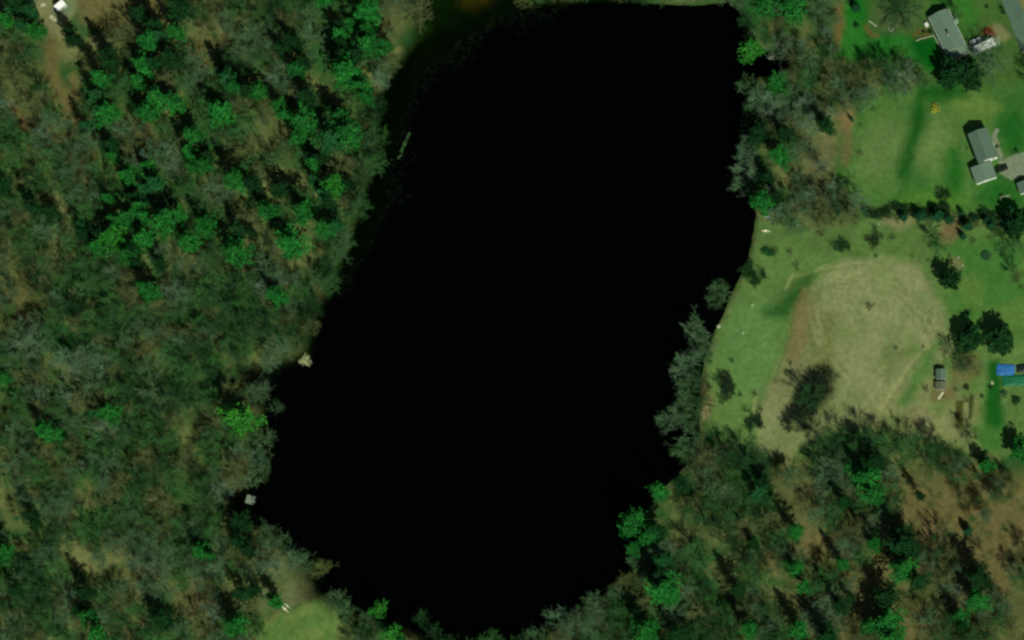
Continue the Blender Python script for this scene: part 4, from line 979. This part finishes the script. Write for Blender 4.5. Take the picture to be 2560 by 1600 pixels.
logs("log_pile", 108, 12, ang_of((100, 10), (118, 4)), 4, 2.0, .14, M_pale, "small pile of pale logs left of the white-roofed shed", "log pile")
logs("plank", 132, 31, ang_of((128, 30), (140, 35)), 2, 1.9, .09, M_wood, "weathered boards lying just below the white-roofed shed", "boards", "board")
0 and logs("fallen_log", 1012, 364, ang_of((1023, 336), (1000, 391)), 4, 7.5, .28, mat_plain("mossy_wood", lin(56, 84, 48), nscale=2, var=.4), "mossy half-sunk logs lying in the dark shallows off the north-west shore", "logs")
logs("birch_log", 2352, 989, ang_of((2347, 1000), (2361, 978)), 3, 3.4, .14, M_pale, "pale birch logs heaped just south of the garden sheds", "logs")
logs("firewood", 2481, 957, R(-50), 3, 1.4, .14, M_pale, "few pale split logs between garden beds and green strip", "logs")
# stumps / rocks
def rock(px, py, r, mat, label, cat="rock", name="rock", hz=.6):
    x, y, z = G(px, py); mb = MB(); n = 10; rr = random.Random(int(px * 7 + py)); rings = 5
    pts = []; 
    for k in range(rings):
        el = k / (rings - 1) * math.pi / 2
        for i in range(n):
            a = 6.28318 * i / n; q = r * (1 + .25 * rr.uniform(-1, 1)) * math.cos(el) + .02
            pts.append((math.cos(a) * q, math.sin(a) * q, -.1 + math.sin(el) * r * hz * rr.uniform(.85, 1.1)))
    fs = []
    for k in range(rings - 1):
        for i in range(n): j = (i + 1) % n; fs.append((k * n + i, k * n + j, (k + 1) * n + j, (k + 1) * n + i))
    fs.append(tuple((rings - 1) * n + i for i in range(n)))
    mb.poly(pts, fs); o = mb.build(name, mat, None, smooth_=False); o.location = (x, y, max(z, 0)); tag(o, label, cat); return o
rock(1880, 762, .75, mat_plain("sand_rock", lin(112, 142, 86)), "pale rounded rock alone on the shore lawn, upper of two")
rock(1856, 831, .8, mat_plain("sand_rock2", lin(112, 140, 86)), "pale flat rock on the shore lawn, lower of two")
rock(1797, 816, .8, M_rock, "grey boulder at the water's edge of the east lawn", "boulder")
rock(1797, 977, .4, M_rock, "small white rock under the dark tree by the east bank")
rock(1923, 143, 1.1, mat_plain("cove_rock", lin(130, 145, 115)), "pale jagged boulder in the dark cove at the upper right shore", "boulder", hz=.5)
rock(1932, 145, .7, M_rock, "smaller grey boulder touching the pale one in the cove", "boulder", hz=.5)
rock(2396, 643, .4, M_rock, "small white stone north of the dark pine in the yard")
rock(2406, 663, .4, M_rock, "white stone right beside the dark pine in the yard")
rock(2196, 560, .4, M_rock, "whitish stone on the sandy patch below the hedgerow")
rock(2360, 992, .45, mat_plain("stump_wood", lin(60, 56, 30)), "dark cut stump beside the pale birch logs", "tree stump", "tree_stump", .8)
rock(1965, 300, .5, M_rock, "white stone on the bank between leafless trees, north-east shore")
rock(1985, 305, .5, M_pale, "second white stone on the north-east bank, further inland")

# raft
x, y, z = W(626.3, 1249.5) + (0,)
e = empty("swim_raft", (x, y, 0), ang_of((619, 1236), (641, 1243))); tag(e, "square grey plank raft floating off the lower left shore", "raft")
for k in range(9):
    mb = MB(); yy = -1.62 + k * .36; mb.box(-1.65 + rng.uniform(-.03, .03), 1.65 + rng.uniform(-.03, .03), yy, yy + .33, .28, .33); mb.build("plank", M_wood, e)
mb = MB(); mb.box(-1.6, 1.6, -1.6, -1.48, .05, .28); mb.box(-1.6, 1.6, 1.48, 1.6, .05, .28); mb.box(-1.6, -1.48, -1.47, 1.47, .05, .28); mb.box(1.48, 1.6, -1.47, 1.47, .05, .28); mb.build("frame", M_wood, e)
for sx in (-1, 1):
    mb = MB(); mb.cyl((sx * 1.05, -1.4, -.05), (sx * 1.05, 1.4, -.05), .28, 10); mb.build("float", M_dark, e)
mb = MB(); mb.box(-.05, 2.05, -.52, -.22, .34, .42); o = mb.build("gangboard", mat_plain("bleached_board", lin(205, 218, 190), var=.1), e); o["label"] = "bleached white board lying across the raft"

# boats
def canoe(px, py, heading, L_, B_, mat, label, cat, group=None, name="canoe"):
    x, y, z = G(px, py); e = empty(name, (x, y, z + .02), heading); tag(e, label, cat, group)
    mb = MB(); n = 12; secs = []
    for i in range(n + 1):
        t = i / n * 2 - 1; wd = B_ / 2 * (1 - abs(t) ** 2.4) + .02; hh = .42 + .16 * t * t
        secs.append([(t * L_ / 2, wd * math.cos(a), hh - .42 * (1 - .4 * t * t) * math.sin(a)) for a in [math.pi * k / 8 for k in range(9)]])
    pts = [p for s_ in secs for p in s_]; mb.poly(pts, [(i * 9 + k, i * 9 + k + 1, (i + 1) * 9 + k + 1, (i + 1) * 9 + k) for i in range(n) for k in range(8)])
    o = mb.build("hull", mat, e, smooth_=True); m = o.modifiers.new("s", 'SOLIDIFY'); m.thickness = .03
    for t in (-.45, .4):
        mb = MB(); wd = B_ / 2 * (1 - abs(t) ** 2.4) * .93; mb.box(t * L_ / 2 - .12, t * L_ / 2 + .12, -wd, wd, .33, .36); mb.build("seat", M_wood, e)
    return e
Mc1 = mat_plain("cream_hull", lin(210, 214, 165), rough=.4, var=.1); Mc2 = mat_plain("pale_green_hull", lin(168, 190, 150), rough=.4, var=.1)
hdg = ang_of((706, 1508), (730, 1530))
canoe(714, 1524, hdg, 3.6, .75, Mc1, "cream canoe on the lower left lawn, the lower one of two", "canoe", "canoes on the lower left lawn")
canoe(720, 1516, hdg, 3.6, .7, Mc2, "pale green canoe on the lower left lawn, the upper one of two", "canoe", "canoes on the lower left lawn")
canoe(1915.6, 578.6, R(-3), 3.2, .95, Mc1, "white rowboat lying on the east shore lawn near the trees", "rowboat", "boats on the east shore lawn", "rowboat")
canoe(1920, 544, R(-6), 2.8, .8, mat_plain("grey_hull", lin(130, 150, 130), rough=.5), "grey rowboat on the east shore under the branches", "rowboat", "boats on the east shore lawn", "rowboat")
canoe(1993, 566, R(42), 2.4, .6, Mc2, "pale dinghy among the shrubs east of the rowboats", "rowboat", "boats on the east shore lawn", "rowboat")

# tarps
def tarp(px, py, Lx, Ly, hz, mat, label, name="tarp", rz=0, seed=1):
    x, y, z = G(px, py); e_v = []; n = 36; m_ = 26
    for j in range(m_ + 1):
        for i in range(n + 1):
            u = i / n * 2 - 1; v = j / m_ * 2 - 1
            h_ = hz * (1 - max(abs(u), abs(v)) ** 4) + .16 * (float(noise2(np.array([u * 5 + seed]), np.array([v * 22]), 1.0, seed)[0]) - .5) * hz * 2
            jit = .12 * math.sin(9 * u + seed) ; e_v.append((u * Lx / 2 + .12 * math.sin(11 * v + seed), v * Ly / 2 + jit, max(.06, h_ + .08)))
    mb = MB(); mb.v = e_v; mb.f = [(j * (n + 1) + i, j * (n + 1) + i + 1, (j + 1) * (n + 1) + i + 1, (j + 1) * (n + 1) + i) for j in range(m_) for i in range(n)]
    o = mb.build(name, mat, None, smooth_=True); o.location = (x, y, z); o.rotation_euler = (0, 0, rz); tag(o, label, "tarp", "tarps at the right edge")
    m = o.modifiers.new("s", 'SOLIDIFY'); m.thickness = .04; return o
tarp(2514, 925, 6.8, 4.3, .3, M_blue, "blue crumpled tarp at the right edge below the two big pines", rz=R(-3), seed=3)
tarp(2556, 920, 4.6, 3.2, .35, M_navy, "dark tarp at the right edge touching the blue one", rz=R(8), seed=5)
tarp(2538, 951, 10.0, 4.2, .45, M_green, "green ridged tarp at the right edge, south of the blue one", rz=R(2), seed=8)

# vehicles
def car(px, py, heading, L_, Wd, Hh, paint, label, cat, name="parked_car"):
    x, y, z = G(px, py); e = empty(name, (x, y, z + .1), heading); tag(e, label, cat)
    prof = [(-.5, .30, .86), (-.49, .52, .92), (-.44, .60, .97), (-.30, .64, 1.0), (.18, .64, 1.0), (.40, .58, .97), (.48, .48, .90), (.5, .30, .84)]
    mb = MB(); n = 0; pts = []
    for (t, zt, wf) in prof:
        w2 = Wd / 2 * wf; X = t * L_
        pts += [(X, -w2 * .95, .25), (X, -w2, .45), (X, -w2 * .97, zt * Hh * .93 - .04), (X, -w2 * .80, zt * Hh), (X, w2 * .80, zt * Hh), (X, w2 * .97, zt * Hh * .93 - .04), (X, w2, .45), (X, w2 * .95, .25)]
    fs = [(i * 8 + k, i * 8 + (k + 1) % 8, (i + 1) * 8 + (k + 1) % 8, (i + 1) * 8 + k) for i in range(7) for k in range(8)] + [tuple(range(8)), tuple(range(56, 64))[::-1]]
    mb.poly(pts, fs); mb.build("body", paint, e, .03, True)
    mb = MB(); w2 = Wd / 2 * .88; w3 = Wd / 2 * .70; zb = .63 * Hh; zt = Hh * .98
    mb.poly([(-.36 * L_, -w2, zb), (.20 * L_, -w2, zb), (.20 * L_, w2, zb), (-.36 * L_, w2, zb), (-.24 * L_, -w3, zt), (.05 * L_, -w3, zt), (.05 * L_, w3, zt), (-.24 * L_, w3, zt)],
            [(3, 2, 1, 0), (4, 5, 6, 7), (0, 1, 5, 4), (1, 2, 6, 5), (2, 3, 7, 6), (3, 0, 4, 7)])
    mb.build("cabin_glass", M_black, e, .05)
    mb = MB(); mb.box(-.25 * L_, .06 * L_, -w3 * 1.02, w3 * 1.02, zt, zt + .04); mb.build("roof_panel", paint, e, .02)
    for sx in (-.31, .31):
        for sy in (-1, 1):
            mb = MB(); mb.cyl((sx * L_, sy * (Wd / 2 - .22), .32), (sx * L_, sy * (Wd / 2 + .01), .32), .33, 16); wh = mb.build("wheel", M_tyre, e)
            mb = MB(); mb.cyl((sx * L_, sy * (Wd / 2 + .01), .32), (sx * L_, sy * (Wd / 2 + .03), .32), .19, 12); mb.build("rim", M_silver, wh)
    for sy in (-1, 1):
        mb = MB(); mb.box(.475 * L_, .492 * L_, sy * Wd * .34 - .17, sy * Wd * .34 + .17, .55, .7); mb.build("headlight", M_lampg, e)
        mb = MB(); mb.box(-.503 * L_, -.49 * L_, sy * Wd * .36 - .12, sy * Wd * .36 + .12, .6, .75); mb.build("taillight", M_red, e)
    return e
car(2503.5, 423.5, R(21), 5.1, 2.1, 1.6, M_dark, "dark parked car at the garage end of the driveway", "car")
car(2439, 103.5, R(26), 4.4, 1.8, 1.45, M_silver, "silver car parked between the long house and white camper", "car")
x, y, z = roofpoint(2459, 113, 2.9); hd = R(26)
e = empty("camper_trailer", (x, y, z + .12), hd); tag(e, "long white camper trailer parked between the long house and the road", "camper trailer")
mb = MB(); L_, Wd = 8.6, 2.5; pr = [(-.5, .55, 1.9), (-.485, .5, 2.55), (-.44, .45, 2.85), (.36, .45, 2.9), (.45, .5, 2.6), (.5, .75, 1.8)]
pts = []
for (t, zb, zt) in pr: pts += [(t * L_, -Wd / 2, zb), (t * L_, -Wd / 2, zt - .06), (t * L_, -Wd / 2 + .12, zt), (t * L_, Wd / 2 - .12, zt), (t * L_, Wd / 2, zt - .06), (t * L_, Wd / 2, zb)]
mb.poly(pts, [(i * 6 + k, i * 6 + (k + 1) % 6, (i + 1) * 6 + (k + 1) % 6, (i + 1) * 6 + k) for i in range(5) for k in range(6)] + [tuple(range(6)), tuple(range(30, 36))[::-1]])
mb.build("body", M_camper, e)
mb = MB(); mb.box(.3, 1.3, -.4, .4, 2.9, 3.15); mb.build("air_conditioner", M_white, e, .06)
for xx in (-2.8, -1.2, 2.4):
    mb = MB(); mb.box(xx, xx + .42, -.21, .21, 2.88, 2.98); mb.build("roof_vent", M_siding, e, .03)
for sx in (-.9, .1):
    for sy in (-1, 1):
        mb = MB(); mb.cyl((sx, sy * 1.0, .34), (sx, sy * 1.22, .34), .34, 14); mb.build("wheel", M_tyre, e)
mb = MB(); mb.box(4.3, 5.3, -.06, .06, .45, .58); mb.build("tow_hitch", M_dark, e)
mb = MB(); mb.box(1.6, 2.3, -1.29, -1.25, .6, 2.5); mb.build("door", M_siding, e)
for xx in (-3.3, -1.4, 3.0):
    mb = MB(); mb.box(xx, xx + .9, -1.28, -1.25, 1.4, 2.1); mb.build("window", M_black, e)

# swing set on the lawn
x, y, z = G(2513, 493); e = empty("swing_set", (x, y, z), R(14)); tag(e, "pale-framed swing set on the lawn south-west of the right-edge shed", "swing set")
mb = MB(); mb.cyl((-1.7, 0, 2.1), (1.7, 0, 2.1), .06, 8); mb.build("top_bar", M_pale, e)
for sx in (-1.7, 1.7):
    for sy in (-1, 1): mb = MB(); mb.cyl((sx, 0, 2.1), (sx * 1.06, sy * .85, -.05), .055, 8); mb.build("leg", M_pale, e)
for sx in (-.7, .6):
    mb = MB(); mb.box(sx - .25, sx + .25, -.1, .1, .5, .54); st = mb.build("swing_seat", M_white, e)
    mb = MB(); mb.cyl((sx - .22, 0, .54), (sx - .22, 0, 2.06), .012, 5); mb.cyl((sx + .22, 0, .54), (sx + .22, 0, 2.06), .012, 5); mb.build("chain", M_dark, st)
# trampoline-like dark round cover at the right yard
x, y, z = G(2466, 641); e = empty("trampoline", (x, y, z)); tag(e, "round dark trampoline on the lawn beside a leafless tree, right side", "trampoline")
mb = MB(); mb.cyl((0, 0, .78), (0, 0, .80), 1.55, 28); mb.build("mat", mat_plain("dark_mat", lin(16, 60, 24), var=.1), e)
mb = MB(); n = 28
for i in range(n):
    a, b = 6.28318 * i / n, 6.28318 * (i + 1) / n; mb.cyl((1.7 * math.cos(a), 1.7 * math.sin(a), .8), (1.7 * math.cos(b), 1.7 * math.sin(b), .8), .10, 6)
mb.build("rim", mat_plain("dark_pad", lin(24, 74, 30)), e)
for i in range(4):
    a = 6.28318 * i / 4 + .4; mb = MB(); mb.cyl((1.65 * math.cos(a), 1.65 * math.sin(a), .75), (1.65 * math.cos(a), 1.65 * math.sin(a), -.05), .04, 6); mb.build("leg", M_dark, e)
